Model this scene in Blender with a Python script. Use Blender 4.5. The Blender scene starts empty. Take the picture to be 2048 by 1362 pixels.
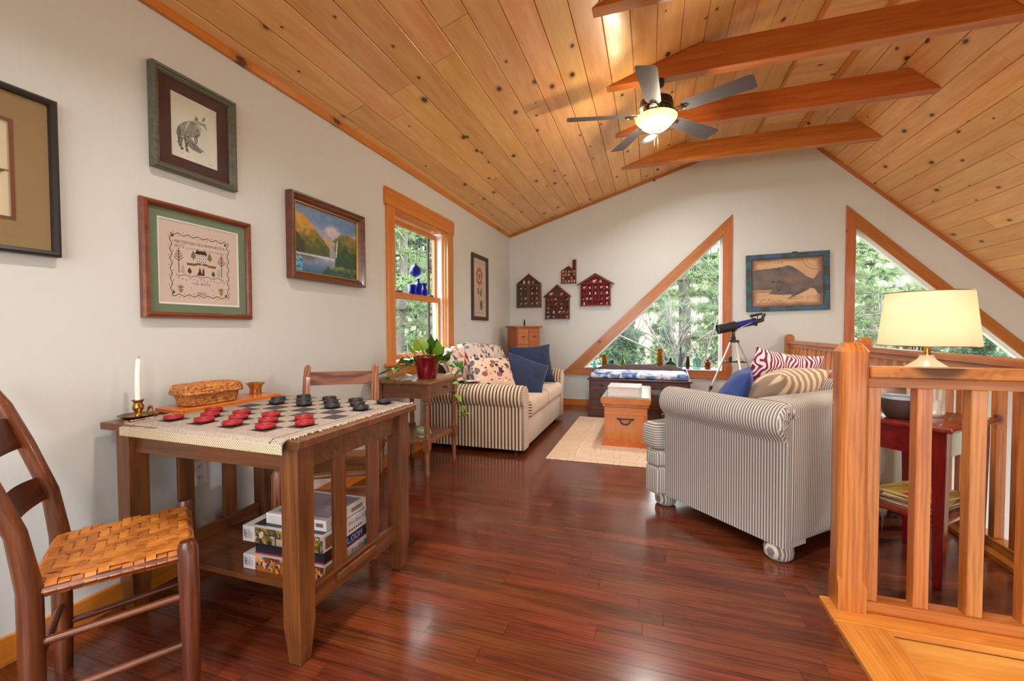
import bpy, bmesh, math, random
from mathutils import Vector, Matrix, noise
random.seed(7)
PI = math.pi
scene = bpy.context.scene
COL = scene.collection

# ------------------------------------------------------------ camera
F_PX, YAW, PITCH, ROLL, EYE = 850.0, math.atan(278/850.), -math.atan(22.5/850.), math.radians(-0.2), 1.12
fwd = Vector((-math.sin(YAW)*math.cos(PITCH), math.cos(YAW)*math.cos(PITCH), math.sin(PITCH)))
rgt = Vector((math.cos(YAW), math.sin(YAW), 0))
upv = rgt.cross(fwd)
r2 = rgt*math.cos(ROLL) + upv*math.sin(ROLL)
u2 = upv*math.cos(ROLL) - rgt*math.sin(ROLL)
cam_d = bpy.data.cameras.new('camera'); cam_d.sensor_fit = 'HORIZONTAL'; cam_d.sensor_width = 36
cam_d.lens = F_PX/2048*36; cam_d.clip_start = 0.05; cam_d.clip_end = 300
cam = bpy.data.objects.new('camera', cam_d); COL.objects.link(cam)
cam.matrix_world = Matrix(((r2.x, u2.x, -fwd.x, 0), (r2.y, u2.y, -fwd.y, 0), (r2.z, u2.z, -fwd.z, EYE), (0, 0, 0, 1)))
scene.camera = cam

# ------------------------------------------------------------ sky and exposure
world = bpy.data.worlds.new('overcast_sky'); scene.world = world; world.use_nodes = True
wb = world.node_tree.nodes['Background']
wb.inputs[0].default_value = (0.90, 0.96, 1.0, 1); wb.inputs[1].default_value = 3.0
scene.view_settings.view_transform = 'Standard'; scene.view_settings.look = 'None'
scene.view_settings.gamma = 1.0; scene.view_settings.use_curve_mapping = False
scene.view_settings.exposure = 2.0
scene.cycles.use_denoising = True
scene.cycles.max_bounces = 9; scene.cycles.diffuse_bounces = 5; scene.cycles.glossy_bounces = 4
scene.cycles.transmission_bounces = 8; scene.cycles.transparent_max_bounces = 12
scene.cycles.caustics_reflective = False; scene.cycles.caustics_refractive = False
scene.cycles.sample_clamp_indirect = 6.0

# ------------------------------------------------------------ room constants
LW, BW = -2.06, 6.2
def zL(x): return 3.15 + .309*x
def zR(x): return 5.193 - .96*x
FLAT_Z, FX0, FX1 = 3.53, 1.23, 1.733
REAR, RIGHT, LOW = -2.0, 5.0, -2.7
RX = 1.65           # loft railing line

# ------------------------------------------------------------ colour + node helpers
def C(r, g, b, a=1.0):
    f = lambda c: (c/255/12.92) if c/255 <= .04045 else ((c/255+.055)/1.055)**2.4
    return (f(r), f(g), f(b), a)
class NT:
    def __init__(s, name):
        s.m = bpy.data.materials.new(name); s.m.use_nodes = True
        s.t = s.m.node_tree; s.b = s.t.nodes['Principled BSDF']; s.o = s.t.nodes['Material Output']
    def n(s, kind, ins=None, **props):
        nd = s.t.nodes.new('ShaderNode'+kind)
        for k, v in props.items(): setattr(nd, k, v)
        for k, v in (ins or {}).items():
            if isinstance(v, bpy.types.NodeSocket): s.t.links.new(v, nd.inputs[k])
            else: nd.inputs[k].default_value = v
        return nd
    def link(s, a, b): s.t.links.new(a, b)
    def math(s, op, a, b=None, clamp=False):
        nd = s.n('Math', operation=op); nd.use_clamp = clamp
        for i, v in enumerate((a, b)):
            if v is None: continue
            if isinstance(v, bpy.types.NodeSocket): s.link(v, nd.inputs[i])
            else: nd.inputs[i].default_value = v
        return nd.outputs[0]
    def vmath(s, op, a, b=None):
        nd = s.n('VectorMath', operation=op)
        for i, v in enumerate((a, b)):
            if v is None: continue
            if isinstance(v, bpy.types.NodeSocket): s.link(v, nd.inputs[i])
            else: nd.inputs[i].default_value = v
        return nd.outputs[0]
    def mix(s, f, a, b, mode='MIX'):
        nd = s.n('Mix', data_type='RGBA', blend_type=mode)
        for k, v in ((0, f), (6, a), (7, b)):
            if isinstance(v, bpy.types.NodeSocket): s.link(v, nd.inputs[k])
            else: nd.inputs[k].default_value = v
        return nd.outputs[2]
    def ramp(s, f, stops, interp='LINEAR'):
        nd = s.n('ValToRGB'); cr = nd.color_ramp; cr.interpolation = interp
        while len(cr.elements) < len(stops): cr.elements.new(.5)
        for e, (p, c) in zip(cr.elements, stops): e.position = p; e.color = c
        s.link(f, nd.inputs[0]); return nd.outputs[0]
    def remap(s, v, a, b, c=0., d=1.):
        nd = s.n('MapRange', interpolation_type='SMOOTHSTEP')
        s.link(v, nd.inputs[0])
        for i, x in enumerate((a, b, c, d)): nd.inputs[i+1].default_value = x
        return nd.outputs[0]
    def coords(s, kind='Object'): return s.n('TexCoord').outputs[kind]
    def sep(s, v):
        nd = s.n('SeparateXYZ'); s.link(v, nd.inputs[0]); return nd.outputs
    def comb(s, x, y, z):
        nd = s.n('CombineXYZ')
        for i, v in enumerate((x, y, z)):
            if isinstance(v, bpy.types.NodeSocket): s.link(v, nd.inputs[i])
            else: nd.inputs[i].default_value = v
        return nd.outputs[0]
    def bump(s, h, strength=.2, dist=.002):
        nd = s.n('Bump', {'Strength': strength, 'Distance': dist, 'Height': h}); s.link(nd.outputs[0], s.b.inputs['Normal'])
    def col(s, c):
        if isinstance(c, bpy.types.NodeSocket): s.link(c, s.b.inputs['Base Color'])
        else: s.b.inputs['Base Color'].default_value = c
    def set(s, **k):
        for a, v in k.items():
            i = s.b.inputs[a.replace('_', ' ')]
            if isinstance(v, bpy.types.NodeSocket): s.link(v, i)
            else: i.default_value = v
        return s

def plain(name, c, rough=.5, metal=0, nvar=0, nscale=30, **k):
    t = NT(name)
    if nvar:
        nz = t.n('TexNoise', {'Vector': t.coords(), 'Scale': nscale, 'Detail': 4.0}).outputs[0]
        d = tuple(x*(1-nvar) for x in c[:3])+(1,); l = tuple(min(1, x*(1+nvar)) for x in c[:3])+(1,)
        t.col(t.mix(nz, d, l)); t.bump(nz, .15, .001)
    else: t.col(c)
    t.set(Roughness=rough, Metallic=metal, **k); return t.m

def wood(name, c_light, c_dark, axis='X', rough=.35, grain=14, fine=90, knots=0., knot_scale=5.5, var=.16, coat=0., knot_col=(70, 32, 14), spec=.5, contrast=1.0, rings=0., halo=.45, bumpk=1., ksz=1.):
    """procedural timber: long grain along the object's local axis, optional knots, each board its own offset"""
    t = NT(name)
    rnd = t.n('ObjectInfo').outputs['Random']
    sx, sy, sz = t.sep(t.coords())
    if axis == 'X': a, b, c = sx, sy, sz
    elif axis == 'Y': a, b, c = sy, sx, sz
    else: a, b, c = sz, sx, sy
    a = t.math('ADD', a, t.math('MULTIPLY', rnd, 37.0)); b = t.math('ADD', b, t.math('MULTIPLY', rnd, 11.0)); c = t.math('ADD', c, t.math('MULTIPLY', rnd, 5.0))
    bend = 0.
    if knots > 0:
        kv = t.comb(t.math('MULTIPLY', a, .62), t.math('ADD', b, c), 0.)
        vo = t.n('TexVoronoi', {'Vector': kv, 'Scale': knot_scale, 'Randomness': 1.0}, voronoi_dimensions='2D')
        kd = vo.outputs['Distance']
        keep = t.math('LESS_THAN', t.sep(vo.outputs['Color'])[0], knots)
        size = t.remap(t.sep(vo.outputs['Color'])[1], 0, 1, .035*ksz, .13*ksz)
        spot = t.math('MULTIPLY', t.math('SUBTRACT', 1.0, t.remap(t.math('DIVIDE', kd, size), .55, 1.0)), keep)
        halom = t.math('MULTIPLY', t.math('SUBTRACT', 1.0, t.remap(t.math('DIVIDE', kd, size), .7, 2.1)), keep)
        bend = t.math('MULTIPLY', halom, .05)
        b = t.math('ADD', b, bend)
    gv = t.comb(t.math('MULTIPLY', a, 1.1), t.math('MULTIPLY', b, grain), t.math('MULTIPLY', c, grain))
    g1 = t.n('TexNoise', {'Vector': gv, 'Scale': 1.6, 'Detail': 5.0, 'Roughness': .6, 'Distortion': .6}).outputs[0]
    fv = t.comb(t.math('MULTIPLY', a, 3.0), t.math('MULTIPLY', b, fine), t.math('MULTIPLY', c, fine))
    g2 = t.n('TexNoise', {'Vector': fv, 'Scale': 2.0, 'Detail': 3.0}).outputs[0]
    f = t.math('ADD', t.math('MULTIPLY', g1, .72), t.math('MULTIPLY', g2, .28))
    if rings:
        wv = t.n('TexWave', {'Vector': t.comb(t.math('MULTIPLY', a, .55), t.math('MULTIPLY', b, 5.), t.math('MULTIPLY', c, 5.)), 'Scale': 4.0, 'Distortion': 6.0, 'Detail': 3.0, 'Detail Scale': 1.2}, wave_type='BANDS', bands_direction='Y').outputs[1]
        f = t.math('ADD', t.math('MULTIPLY', f, 1-rings), t.math('MULTIPLY', wv, rings))
    f = t.remap(f, .5-.22/contrast, .5+.22/contrast)
    colr = t.mix(f, c_dark, c_light)
    hs = t.n('HueSaturation', {'Color': colr, 'Value': t.math('ADD', t.math('MULTIPLY', t.math('FRACT', t.math('MULTIPLY', rnd, 17.3)), var*2), 1-var), 'Hue': t.math('ADD', .493, t.math('MULTIPLY', t.math('FRACT', t.math('MULTIPLY', rnd, 7.7)), .014))}).outputs[0]
    if knots > 0:
        hs = t.mix(t.math('MULTIPLY', halom, halo), hs, tuple(x*.55 for x in c_dark[:3])+(1,))
        hs = t.mix(t.math('MULTIPLY', spot, .93), hs, C(*knot_col))
    t.col(hs); t.set(Roughness=rough, Coat_Weight=coat, Coat_Roughness=.12, Specular_IOR_Level=spec)
    t.bump(f, .12*bumpk, .0012); return t.m

# ------------------------------------------------------------ object helpers
def tag(o, label=None, cat=None, group=None, kind=None):
    if label: o['label'] = label
    if cat: o['category'] = cat
    if group: o['group'] = group
    if kind: o['kind'] = kind
    return o
def empty(name, loc=(0, 0, 0), rz=0., label=None, cat=None, group=None, kind=None, parent=None):
    o = bpy.data.objects.new(name, None); COL.objects.link(o)
    o.location = loc; o.rotation_euler = (0, 0, rz); o.empty_display_size = .05
    if parent: o.parent = parent
    return tag(o, label, cat, group, kind)
def link(name, me, mat=None, parent=None, loc=None, rot=None):
    o = bpy.data.objects.new(name, me); COL.objects.link(o)
    if mat and not me.materials: me.materials.append(mat)
    if parent: o.parent = parent
    if loc is not None: o.location = loc
    if rot is not None: o.rotation_euler = rot
    return o
def copy_tree(o, parent=None):
    c = o.copy(); COL.objects.link(c); c.parent = parent
    for ch in list(o.children): copy_tree(ch, c)
    return c

class G:
    def __init__(s): s.bm = bmesh.new(); s.mi = 0
    def box(s, x0, x1, y0, y1, z0, z1, bev=0., seg=1, M=None):
        m = Matrix.Translation(((x0+x1)/2, (y0+y1)/2, (z0+z1)/2)) @ Matrix.Diagonal((x1-x0, y1-y0, z1-z0, 1))
        r = bmesh.ops.create_cube(s.bm, size=1, matrix=(M @ m) if M else m)
        vs = r['verts']
        if bev:
            es = {e for v in vs for e in v.link_edges}
            fs = bmesh.ops.bevel(s.bm, geom=list(es), offset=bev, segments=seg, profile=.5, affect='EDGES', clamp_overlap=True)['faces']
        return s
    def cyl(s, p0, p1, r0, r1=None, n=14, caps=True):
        r1 = r0 if r1 is None else r1
        return s.tube([p0, p1], [r0, r1], n, caps)
    def tube(s, pts, r, n=8, caps=True, closed=False, flat=None):
        pts = [Vector(p) for p in pts]; k = len(pts)
        rs = r if isinstance(r, (list, tuple)) else [r]*k
        rings = []; prev = None
        for i, p in enumerate(pts):
            if closed: d = pts[(i+1) % k]-pts[i-1]
            else: d = pts[min(i+1, k-1)]-pts[max(i-1, 0)]
            if d.length < 1e-9: d = Vector((0, 0, 1))
            d.normalize()
            if prev is None:
                a = Vector((0, 0, 1)) if abs(d.z) < .9 else Vector((1, 0, 0))
                x = d.cross(a).normalized()
            else:
                x = (prev - d*prev.dot(d))
                x = x.normalized() if x.length > 1e-6 else d.orthogonal().normalized()
            prev = x; y = d.cross(x)
            fl = flat or (1, 1)
            rings.append([s.bm.verts.new(p + (x*math.cos(2*PI*j/n)*fl[0] + y*math.sin(2*PI*j/n)*fl[1])*rs[i]) for j in range(n)])
        m = k if closed else k-1
        for i in range(m):
            A, B = rings[i], rings[(i+1) % k]
            for j in range(n): s.face([A[j], A[(j+1) % n], B[(j+1) % n], B[j]])
        if caps and not closed:
            s.face(rings[0][::-1]); s.face(rings[-1])
        return s
    def lathe(s, prof, n=24, o=(0, 0, 0), cap0=True, cap1=True, sq=None):
        o = Vector(o); rings = []
        for r, z in prof:
            ring = []
            for j in range(n):
                a = 2*PI*(j+.5)/n; c, d = math.cos(a), math.sin(a)
                if sq: # superellipse plan
                    e = 2/sq; c = math.copysign(abs(c)**e, c); d = math.copysign(abs(d)**e, d)
                ring.append(s.bm.verts.new(o+Vector((r*c, r*d, z))))
            rings.append(ring)
        for A, B in zip(rings, rings[1:]):
            for j in range(n): s.face([A[j], A[(j+1) % n], B[(j+1) % n], B[j]])
        if cap0 and prof[0][0] > 1e-5: s.face(rings[0][::-1])
        if cap1 and prof[-1][0] > 1e-5: s.face(rings[-1])
        return s
    def face(s, vs):
        try: f = s.bm.faces.new(vs); f.material_index = s.mi; return f
        except ValueError: return None
    def poly(s, pts): return s.face([s.bm.verts.new(p) for p in pts])
    def prism(s, poly, a, b, plane='XZ', bev=0.):
        def P(u, v, w): return {'XZ': (u, w, v), 'YZ': (w, u, v), 'XY': (u, v, w)}[plane]
        A = [s.bm.verts.new(P(u, v, a)) for u, v in poly]; B = [s.bm.verts.new(P(u, v, b)) for u, v in poly]
        fs = [s.face(A), s.face(B[::-1])]
        k = len(poly)
        for i in range(k): fs.append(s.face([A[i], B[i], B[(i+1) % k], A[(i+1) % k]]))
        if bev:
            es = {e for f in fs if f for e in f.edges}
            bmesh.ops.bevel(s.bm, geom=list(es), offset=bev, segments=1, affect='EDGES', clamp_overlap=True)
        return s
    def grid(s, fn, nu, nv, closeu=False, closev=False):
        V = [[s.bm.verts.new(fn(i/nu, j/nv)) for j in range(nv+(0 if closev else 1))] for i in range(nu+(0 if closeu else 1))]
        a, b = len(V), len(V[0])
        for i in range(nu):
            for j in range(nv):
                s.face([V[i][j], V[(i+1) % a][j], V[(i+1) % a][(j+1) % b], V[i][(j+1) % b]])
        return V
    def xf(s, M): bmesh.ops.transform(s.bm, matrix=M, verts=s.bm.verts); return s
    def mesh(s, name, smooth=None, fix=True):
        if fix: bmesh.ops.recalc_face_normals(s.bm, faces=s.bm.faces)
        me = bpy.data.meshes.new(name); s.bm.to_mesh(me); s.bm.free()
        if smooth:
            for p in me.polygons: p.use_smooth = True
            if smooth is not True: me.set_sharp_from_angle(angle=math.radians(smooth))
        return me
    def out(s, name, mat, parent=None, smooth=None, loc=None, rot=None, fix=True):
        me = s.mesh(name, smooth, fix)
        for m in (mat if isinstance(mat, (list, tuple)) else [mat]): me.materials.append(m)
        return link(name, me, None, parent, loc, rot)

def box_part(name, mat, parent, x0, x1, y0, y1, z0, z1, bev=.002, seg=1):
    return G().box(x0, x1, y0, y1, z0, z1, bev, seg).out(name, mat, parent)
def board(name, mat, parent, p0, p1, w, t, up=(0, 0, 1), bev=.0015):
    """a timber from p0 to p1 whose own local X runs along its length (grain follows it); w across, t along up"""
    p0, p1 = Vector(p0), Vector(p1); d = p1-p0; L = d.length; x = d.normalized(); u = Vector(up)
    z = (u - x*u.dot(x)).normalized(); y = z.cross(x)
    o = G().box(-L/2, L/2, -w/2, w/2, -t/2, t/2, bev).out(name, mat, parent)
    m = Matrix((x, y, z)).transposed().to_4x4(); m.translation = (p0+p1)/2
    o.matrix_local = m; return o
def bool_poly(outer, holes):
    """triangulated 2-D polygon with holes -> (verts, tris)"""
    from mathutils.geometry import delaunay_2d_cdt
    vs = []; es = []; 
    for loop in [outer]+holes:
        k = len(vs); vs += [Vector(p) for p in loop]; es += [(k+i, k+(i+1) % len(loop)) for i in range(len(loop))]
    V, E, Fc, *_ = delaunay_2d_cdt(vs, es, [], 1, 1e-5)
    def inside(p, loop):
        c = False
        for i in range(len(loop)):
            (x0, y0), (x1, y1) = loop[i], loop[i-1]
            if (y0 > p[1]) != (y1 > p[1]) and p[0] < (x1-x0)*(p[1]-y0)/(y1-y0)+x0: c = not c
        return c
    T = []
    for f in Fc:
        c = sum((V[i] for i in f), Vector((0, 0)))/len(f)
        if inside(c, outer) and not any(inside(c, h) for h in holes): T.append(f)
    return V, T
def slab(name, outer, holes, a, b, plane, mat, parent=None):
    """a plate with holes between depths a and b"""
    V, T = bool_poly(outer, holes)
    def P(u, v, w): return {'XZ': (u, w, v), 'YZ': (w, u, v), 'XY': (u, v, w)}[plane]
    g = G()
    A = [g.bm.verts.new(P(v[0], v[1], a)) for v in V]; B = [g.bm.verts.new(P(v[0], v[1], b)) for v in V]
    cnt = {}
    for t in T:
        g.face([A[i] for i in t]); g.face([B[i] for i in reversed(t)])
        for i in range(len(t)):
            k = (t[i], t[(i+1) % len(t)]); cnt[k] = 1
    for (i, j) in list(cnt):
        if (j, i) not in cnt: g.face([A[i], B[i], B[j], A[j]])
    return g.out(name, mat, parent)

# colour-attribute print (flat artwork, cloth patches): faces carry their own ink colour
def ink_material(name, rough=.6, nvar=0., nscale=400, **k):
    t = NT(name); c = t.n('Attribute', attribute_name='Col').outputs['Color']
    if nvar:
        nz = t.n('TexNoise', {'Vector': t.coords(), 'Scale': nscale, 'Detail': 3.0}).outputs[0]
        c = t.mix(nvar, c, t.mix(nz, (.0, .0, .0, 1), (1, 1, 1, 1)), 'OVERLAY'); t.bump(nz, .3, .0006)
    t.col(c); t.set(Roughness=rough, **k); return t.m
def ink_mesh(name, faces, mat, parent, smooth=False, loc=None, rot=None):
    """faces = [(list of 3-D points, sRGB 0-255 colour)]"""
    vs = []; fs = []; cs = []
    for pts, c in faces:
        k = len(vs); vs += [tuple(p) for p in pts]; fs.append(tuple(range(k, k+len(pts)))); cs += [C(*c)]*len(pts)
    me = bpy.data.meshes.new(name); me.from_pydata(vs, [], fs); me.update()
    at = me.color_attributes.new('Col', 'FLOAT_COLOR', 'CORNER')
    at.data.foreach_set('color', [x for c in cs for x in c])
    me.materials.append(mat)
    return link(name, me, None, parent, loc, rot)
def ink_grid(name, w, h, nx, ny, fn, mat, parent, y=0.):
    """picture centred on the local XZ plane facing -Y, fn(u,v)->sRGB with v up"""
    vs = [((i/nx-.5)*w, y, (j/ny-.5)*h) for j in range(ny+1) for i in range(nx+1)]
    fs = [(j*(nx+1)+i, j*(nx+1)+i+1, (j+1)*(nx+1)+i+1, (j+1)*(nx+1)+i) for j in range(ny) for i in range(nx)]
    me = bpy.data.meshes.new(name); me.from_pydata(vs, [], fs); me.update()
    at = me.color_attributes.new('Col', 'FLOAT_COLOR', 'POINT')
    at.data.foreach_set('color', [x for j in range(ny+1) for i in range(nx+1) for x in C(*[max(0, min(255, q)) for q in fn(i/nx, j/ny)])])
    me.materials.append(mat)
    return link(name, me, None, parent)
def lerp(a, b, t): return tuple(x+(y-x)*t for x, y in zip(a, b))
def sst(a, b, x):
    t = max(0., min(1., (x-a)/(b-a))); return t*t*(3-2*t)
def nz2(x, y, s=1.): return noise.noise(Vector((x*s, y*s, 3.7)))
ORD = ['first', 'second', 'third', 'fourth', 'fifth', 'sixth', 'seventh', 'eighth', 'ninth', 'tenth', 'eleventh', 'twelfth', 'thirteenth', 'fourteenth']
# ------------------------------------------------------------ materials of the shell
def wall_mat():
    t = NT('painted_plaster'); nz = t.n('TexNoise', {'Vector': t.coords(), 'Scale': 140.0, 'Detail': 3.0}).outputs[0]
    n2 = t.n('TexNoise', {'Vector': t.coords(), 'Scale': 1.3, 'Detail': 2.0}).outputs[0]
    t.col(t.mix(n2, C(205, 208, 203), C(213, 216, 211))); t.bump(nz, .06, .001); t.set(Roughness=.75); return t.m
M_WALL = wall_mat()
M_PINE = wood('knotty_pine_ceiling', C(232, 184, 122), C(214, 150, 84), rough=.34, grain=9, fine=50, knots=.36, knot_scale=5.6, var=.09, coat=.12, contrast=.9, knot_col=(62, 26, 14))
M_BEAM = wood('pine_beam', C(200, 118, 50), C(168, 84, 28), rough=.36, grain=16, fine=90, knots=.10, knot_scale=4.2, var=.05, coat=.2, knot_col=(58, 22, 12))
M_TRIM = wood('amber_pine_trim', C(212, 138, 50), C(186, 106, 32), rough=.35, grain=18, fine=80, knots=.06, knot_scale=4.5, var=.06, coat=.2)
M_CASING = wood('cedar_casing', C(192, 120, 62), C(164, 92, 42), rough=.38, grain=18, fine=80, knots=.07, knot_scale=4.0, var=.06, coat=.2)
M_RAIL = wood('fir_railing', C(196, 122, 54), C(154, 82, 28), rough=.33, grain=16, fine=60, knots=.16, knot_scale=3.0, ksz=1.4, var=.10, coat=.25, contrast=1.1, rings=.12)
M_RAILZ = wood('fir_post', C(196, 122, 54), C(154, 82, 28), axis='Z', rough=.33, grain=16, fine=60, knots=.26, knot_scale=3.0, ksz=1.4, var=.10, coat=.25, contrast=1.1, rings=.12)
M_NOSE = wood('yellow_pine_nosing', C(214, 146, 62), C(186, 108, 34), rough=.28, grain=10, fine=40, var=.05, coat=.3, rings=.12)
M_FLOOR = wood('cherry_stained_oak', C(120, 57, 32), C(64, 27, 15), rough=.23, grain=11, fine=45, var=.16, coat=.5, contrast=.95, rings=.06, spec=.4, bumpk=0.)
M_WHITEV = plain('white_window_vinyl', C(232, 230, 226), .45)
M_DARKSCR = plain('dark_screen_frame', C(52, 46, 44), .6)
M_DECK = plain('roof_deck', C(150, 92, 44), .7)
def glass_pane(name='window_glass', refl=.05):
    t = NT(name); tr = t.n('BsdfTransparent', {'Color': (.97, .985, .98, 1)}); gl = t.n('BsdfGlossy', {'Color': (1, 1, 1, 1), 'Roughness': .02})
    fr = t.n('Fresnel', {'IOR': 1.45}).outputs[0]
    bf = t.math('SUBTRACT', 1.0, t.n('NewGeometry').outputs['Backfacing'])
    mx = t.n('MixShader', {0: t.math('MULTIPLY', t.math('MULTIPLY', fr, bf), refl/.045, True)}); t.link(tr.outputs[0], mx.inputs[1]); t.link(gl.outputs[0], mx.inputs[2])
    t.link(mx.outputs[0], t.o.inputs[0]); t.t.nodes.remove(t.b); return t.m
M_PANE = glass_pane('window_glass', .012); M_PICGLASS = glass_pane('picture_glass', .035)

# ------------------------------------------------------------ walls
TRI1 = [(-.93, .559), (.892, .559), (.892, 2.348)]
TRI2 = [(2.341, .559), (4.13, .559), (2.341, 2.334)]
o = slab('wall_back', [(LW-.16, LOW), (RIGHT+.15, LOW), (RIGHT+.15, zR(RIGHT)-.05), (FX1+.08, FLAT_Z+.1), (FX0-.1, FLAT_Z+.1), (LW-.16, 2.62)], [TRI1, TRI2], BW, BW+.16, 'XZ', M_WALL); tag(o, kind='structure')
WY0, WY1, WZ0, WZ1 = 3.10, 4.07, .84, 2.14
o = slab('wall_left', [(REAR-.1, LOW), (BW+.16, LOW), (BW+.16, 2.62), (REAR-.1, 2.62)], [[(WY0, WZ0), (WY1, WZ0), (WY1, WZ1), (WY0, WZ1)]], LW, LW-.16, 'YZ', M_WALL); tag(o, kind='structure')
# window openings added to the unseen wall behind the camera for soft fill daylight
ADDED_RW = [[(-1.6, .7), (-.2, .7), (-.2, 2.2), (-1.6, 2.2)], [(.2, .7), (1.6, .7), (1.6, 2.2), (.2, 2.2)], [(2.2, -1.6), (4.2, -1.6), (4.2, .5), (2.2, .5)]]
o = slab('wall_rear', [(LW-.16, LOW), (RIGHT+.15, LOW), (RIGHT+.15, zR(RIGHT)-.05), (FX1+.08, FLAT_Z+.1), (FX0-.1, FLAT_Z+.1), (LW-.16, 2.62)], ADDED_RW, REAR, REAR-.16, 'XZ', M_WALL); tag(o, kind='structure')
o = slab('wall_right', [(REAR-.1, LOW), (BW+.16, LOW), (BW+.16, zR(RIGHT)+.1), (REAR-.1, zR(RIGHT)+.1)], [[(-.8, -1.7), (1.2, -1.7), (1.2, .1), (-.8, .1)], [(2.2, -1.7), (4.4, -1.7), (4.4, .1), (2.2, .1)]], RIGHT, RIGHT+.16, 'YZ', M_WALL); tag(o, kind='structure')  # both openings are added, unseen, to bring daylight into the lower level
M_LOWFLOOR = wood('lower_floor_oak', C(176, 120, 72), C(140, 88, 48), axis='Y', rough=.3, var=0)
tag(G().box(LW, RIGHT, REAR, BW, LOW-.1, LOW).out('floor_lower', M_LOWFLOOR), kind='structure')

# ------------------------------------------------------------ loft floor: slab, single planks near the camera, one joined field beyond
floor = slab('floor', [(LW, REAR), (.70, REAR), (.70, 1.94), (RX+.08, 1.94), (RX+.08, BW), (LW, BW)], [], -.26, -.016, 'XY', M_DECK); tag(floor, kind='structure')
rnd = random.Random(3)
PW = .0762
def plank_rows(y0, y1):
    y = y0; k = 0
    while y < y1-1e-6:
        xr = .668 if y+PW < 1.97 else RX-.03
        x = LW+.004 - rnd.uniform(0, .9)
        while x < xr:
            L = rnd.uniform(.55, 1.25); a, b = max(x, LW+.004), min(x+L, xr)
            if b-a > .02: yield a, b, y, min(y+PW, y1)
            x += L
        y += PW; k += 1
for a, b, y0, y1 in plank_rows(.45, .45+PW*38):
    G().box(-(b-a)/2+.0006, (b-a)/2-.0006, -(y1-y0)/2+.0006, (y1-y0)/2-.0006, -.016, 0).out('plank', M_FLOOR, floor, loc=((a+b)/2, (y0+y1)/2, 0))
def field_mat():
    """the far planks, too thin to tell apart: the same stained oak laid out in courses by the material"""
    m = M_FLOOR.copy(); m.name = 'cherry_stained_oak_field'; nt = m.node_tree
    oi = next(n for n in nt.nodes if n.type == 'OBJECT_INFO'); tc = next(n for n in nt.nodes if n.type == 'TEX_COORD')
    sep = nt.nodes.new('ShaderNodeSeparateXYZ'); nt.links.new(tc.outputs['Object'], sep.inputs[0])
    def mth(op, a, b=None):
        n = nt.nodes.new('ShaderNodeMath'); n.operation = op
        for i, v in enumerate((a, b)):
            if v is None: continue
            if isinstance(v, bpy.types.NodeSocket): nt.links.new(v, n.inputs[i])
            else: n.inputs[i].default_value = v
        return n.outputs[0]
    row = mth('FLOOR', mth('DIVIDE', sep.outputs[1], PW))
    off = mth('FRACT', mth('MULTIPLY', mth('SINE', mth('MULTIPLY', row, 12.9)), 4375.5))
    colm = mth('FLOOR', mth('ADD', mth('DIVIDE', sep.outputs[0], .85), off))
    wn = nt.nodes.new('ShaderNodeTexWhiteNoise'); wn.noise_dimensions = '2D'
    cb = nt.nodes.new('ShaderNodeCombineXYZ'); nt.links.new(row, cb.inputs[0]); nt.links.new(colm, cb.inputs[1]); nt.links.new(cb.outputs[0], wn.inputs[0])
    for l in list(oi.outputs['Random'].links):
        s = l.to_socket; nt.links.remove(l); nt.links.new(wn.outputs['Value'], s)
    return m
g = G()
for a, b, y0, y1 in plank_rows(.45+PW*38, BW):
    g.box(a+.0004, b-.0004, y0+.0004, y1-.0004, -.016, 0)
tag(g.out('far_planks', field_mat(), floor), kind='stuff')
g = G()
for a, b, y0, y1 in plank_rows(REAR, .45): g.box(a+.0004, b-.0004, y0+.0004, y1-.0004, -.016, 0)
tag(g.out('near_planks', field_mat(), floor), kind='stuff')

# ------------------------------------------------------------ ceiling: deck, single boards, beams
CO = .03   # the board faces sit this far above the trim line
ceil = G().prism([(LW-.16, zL(LW-.16)+CO+.03), (FX0, FLAT_Z+CO+.03), (FX1, FLAT_Z+CO+.03), (RIGHT+.15, zR(RIGHT+.15)+CO+.06), (RIGHT+.15, zR(RIGHT+.15)+.3), (FX1+.05, FLAT_Z+.25), (FX0-.05, FLAT_Z+.25), (LW-.16, zL(LW-.16)+.2)], REAR-.1, BW+.16, 'XZ').out('ceiling', M_DECK)
tag(ceil, kind='structure')
def run_boards(x0, x1, step, zf, nrm, phase, y_split, seed):
    r = random.Random(seed); wid = step*math.sqrt(1+((zf(1)-zf(0)))**2)
    x = phase
    while x < x1-1e-4:
        a, b = max(x, x0), min(x+step, x1)
        if b-a > .01:
            xm = (a+b)/2; w = wid*(b-a)/step-.003
            y = y_split - r.uniform(0, 1.6); cuts = []
            yy = REAR
            while y < BW:
                L = r.uniform(1.5, 4.2); y += L
                if y > .2 and y < BW-.25: cuts.append(y)
            ys = [REAR]+cuts+[BW]
            for p, q in zip(ys, ys[1:]):
                n = Vector(nrm); c = Vector((xm, 0, zf(xm)+CO)) + n*.009
                board('board', M_PINE, ceil, c+Vector((0, p+.0008, 0)), c+Vector((0, q-.0008, 0)), w, .018, up=nrm, bev=.0035)
        x += step
sL = math.sqrt(1+.309**2); sR = math.sqrt(1+.96**2)
run_boards(LW, FX0, .168, zL, (-.309/sL, 0, 1/sL), -1.313-.168*5, .3, 11)
run_boards(FX1, RIGHT+.1, .127, zR, (.96/sR, 0, 1/sR), FX1, .3, 12)
y = .9-.17*8; r = random.Random(5)
while y < BW:
    board('board', M_PINE, ceil, (FX0, y+.085, FLAT_Z+CO+.009), (FX1, y+.085, FLAT_Z+CO+.009), .167, .018, bev=.003); y += .17
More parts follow.
